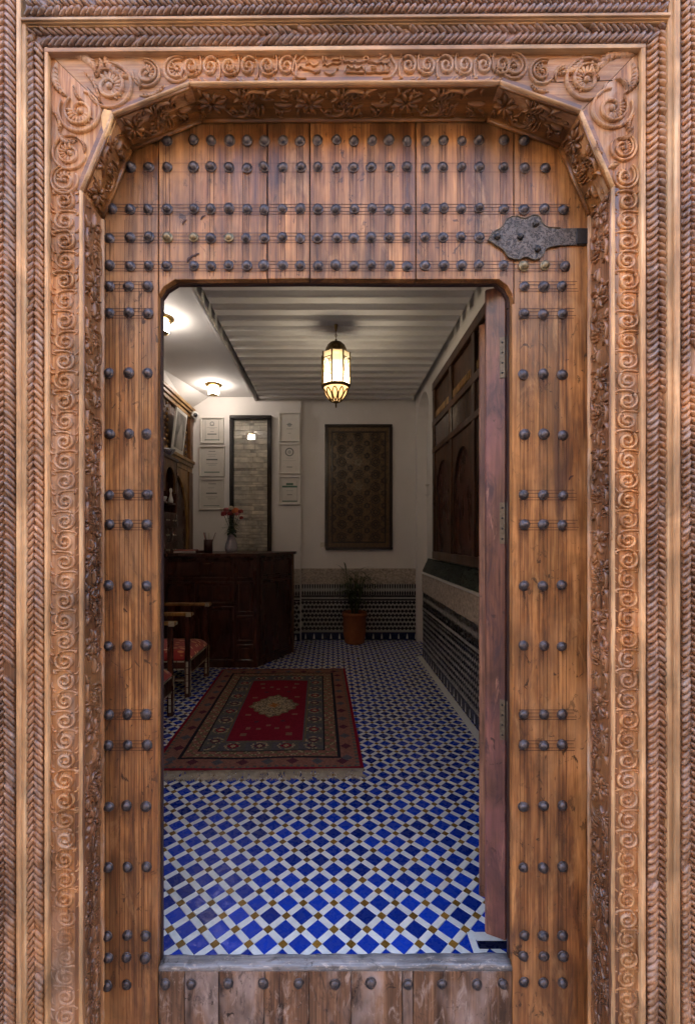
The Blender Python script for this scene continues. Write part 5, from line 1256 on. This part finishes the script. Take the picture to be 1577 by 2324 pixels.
ex = bmesh.ops.extrude_edge_only(bmr, edges=bd)
for v in ex['geom']:
    if isinstance(v, bmesh.types.BMVert): v.co.z = .001
for f in bmr.faces:
    if abs(f.normal.z) < .3:
        for lp in f.loops: lp[lay] = (.5, .08, .10, 1)
bmesh.ops.recalc_face_normals(bmr, faces=bmr.faces[:])
me = bpy.data.meshes.new('pile'); bmr.to_mesh(me); bmr.free(); me.materials.append(M['rug_wool'])
t = thing('patterned_rug', 'red medallion rug with blue and rose borders and fringed ends', 'rug', (rc.x + ux.x * RW / 2, rc.y - RL / 2, 0))
link('pile', me, t)
for jj, sg in ((ny_, 1), (0, -1)):
    m = MB(); q = random.Random(jj); nfr = 900
    for k in range(nfr):
        p = rc + ux * (RW * (k + q.random()) / nfr) + uy * (RL if sg == 1 else 0)
        L = q.uniform(.075, .115) if sg == 1 else q.uniform(.02, .035)
        d = (uy * sg + ux * (q.uniform(-.35, .35) + .35 * math.sin(k * .09))).normalized(); p1 = p + d * L * .5; p2 = p1 + (d + ux * q.uniform(-.6, .6)).normalized() * L * .5
        m.tube([(p.x, p.y, .007), (p1.x, p1.y, q.uniform(.004, .009)), (p2.x, p2.y, q.uniform(.002, .006))], [.0022, .002, .001], 4)
    fr_ = obj('fringe', m, 'fringe', t); fr_['kind'] = 'stuff'

# ------------------------------------------------------------------ inlaid armchairs along the left wall
def make_chair(label):
    t = thing('inlaid_armchair', label, 'armchair', (0, 0, 0), 'inlaid armchairs')
    # local: x to the front, y along the width (0 .. W), z up; front legs at x = 0
    Wd, Dp, zs_ = .58, .55, .288
    def bx(nm, a, b_, c_, d_, e_, f_, mat='dark_wood', par=t, bev=.003): m = MB(); m.box(a, b_, c_, d_, e_, f_, 0, bev); return obj(nm, m, mat, par)
    k = .042
    for x0 in (-Dp, -k):
        for y0 in (0, Wd - k):
            lg = bx('leg', x0, x0 + k, y0, y0 + k, 0, zs_)
            for q_ in range(5):
                z = .03 + q_ * .052
                if x0 > -.1: bx('inlay', x0 + k * .30, x0 + k * .70, y0 - .0015, y0 + .001, z, z + .045, 'inlay', lg, 0); bx('inlay', x0 + k - .001, x0 + k + .0015, y0 + k * .30, y0 + k * .70, z, z + .045, 'inlay', lg, 0)
    for nm, a in (('front_apron', (-.034, -.008, k, Wd - k, .165, zs_)), ('rear_apron', (-Dp + .008, -Dp + .034, k, Wd - k, .165, zs_))):
        ap = bx(nm, *a)
        if nm == 'front_apron':
            for z in (.172, zs_ - .012):
                for q_ in range(9): y0 = k + (Wd - 2 * k) * q_ / 9; bx('inlay', -.0082, -.006, y0 + .004, y0 + (Wd - 2 * k) / 9 - .003, z, z + .009, 'inlay', ap, 0)
    for y0 in (.008, Wd - .034):
        ap = bx('side_apron', -Dp + k, -k, y0, y0 + .026, .21, zs_)
        for z in (.215, zs_ - .012):
            for q_ in range(7): x0 = -Dp + k + (Dp - 2 * k) * q_ / 7; bx('inlay', x0 + .004, x0 + (Dp - 2 * k) / 7 - .004, y0 - .0015, y0 + .001, z, z + .010, 'inlay', ap, 0)
        st = bx('stretcher', -Dp + k, -k, y0, y0 + .02, .12, .145)
        for q_ in range(6): x0 = -Dp + k + (Dp - 2 * k) * q_ / 6; bx('inlay', x0 + .006, x0 + (Dp - 2 * k) / 6 - .006, y0 - .0015, y0 + .001, .128, .138, 'inlay', st, 0)
    # cushion
    m = MB(); n_ = 12; vs = []
    for i in range(n_ + 1):
        for j in range(n_ + 1):
            u, v = i / n_, j / n_; dm = (1 - (2 * u - 1) ** 6) * (1 - (2 * v - 1) ** 6); vs.append((-Dp + .02 + (Dp - .03) * u, .012 + (Wd - .024) * v, zs_ + .012 + .062 * dm ** .5 + .006 * math.sin(u * PI) * math.sin(v * PI)))
    m.add(vs, [(i * (n_ + 1) + j, (i + 1) * (n_ + 1) + j, (i + 1) * (n_ + 1) + j + 1, i * (n_ + 1) + j + 1) for i in range(n_) for j in range(n_)], 0, True)
    m.box(-Dp + .02, -.010, .012, Wd - .012, zs_ + .0005, zs_ + .013); obj('seat_cushion', m, 'brocade', t)
    # arms, posts and back
    for y0 in (0, Wd - .04):
        bx('arm_post', -k, -.006, y0 + .004, y0 + .036, zs_, .645)
        ar = bx('armrest', -Dp, .02, y0 - .004, y0 + .044, .645, .672, 'gold_wood', t, .006)
        bx('inlay', -.03, .012, y0 - .006, y0 - .003, .64, .676, 'inlay', ar, 0); bx('inlay', .0195, .0215, y0 + .004, y0 + .036, .65, .668, 'inlay', ar, 0)
        po = bx('back_post', -Dp, -Dp + .04, y0, y0 + .04, zs_, .95)
    bx('back_rail', -Dp, -Dp + .035, .04, Wd - .04, .88, .95); bx('back_rail', -Dp, -Dp + .035, .04, Wd - .04, .42, .46)
    bx('back_panel', -Dp + .008, -Dp + .03, .04, Wd - .04, .46, .88, 'brocade', t, .004)
    return t
ch1 = make_chair('inlaid armchair with red brocade seat standing next to the reception desk')
ch1.location = (-1.133, 3.61 - CAM_D, .001)
ch2 = copy_tree(ch1, None, (-1.13, 2.68 - CAM_D, .001))
ch2['label'] = 'inlaid armchair with red brocade seat mostly hidden behind the door edge'
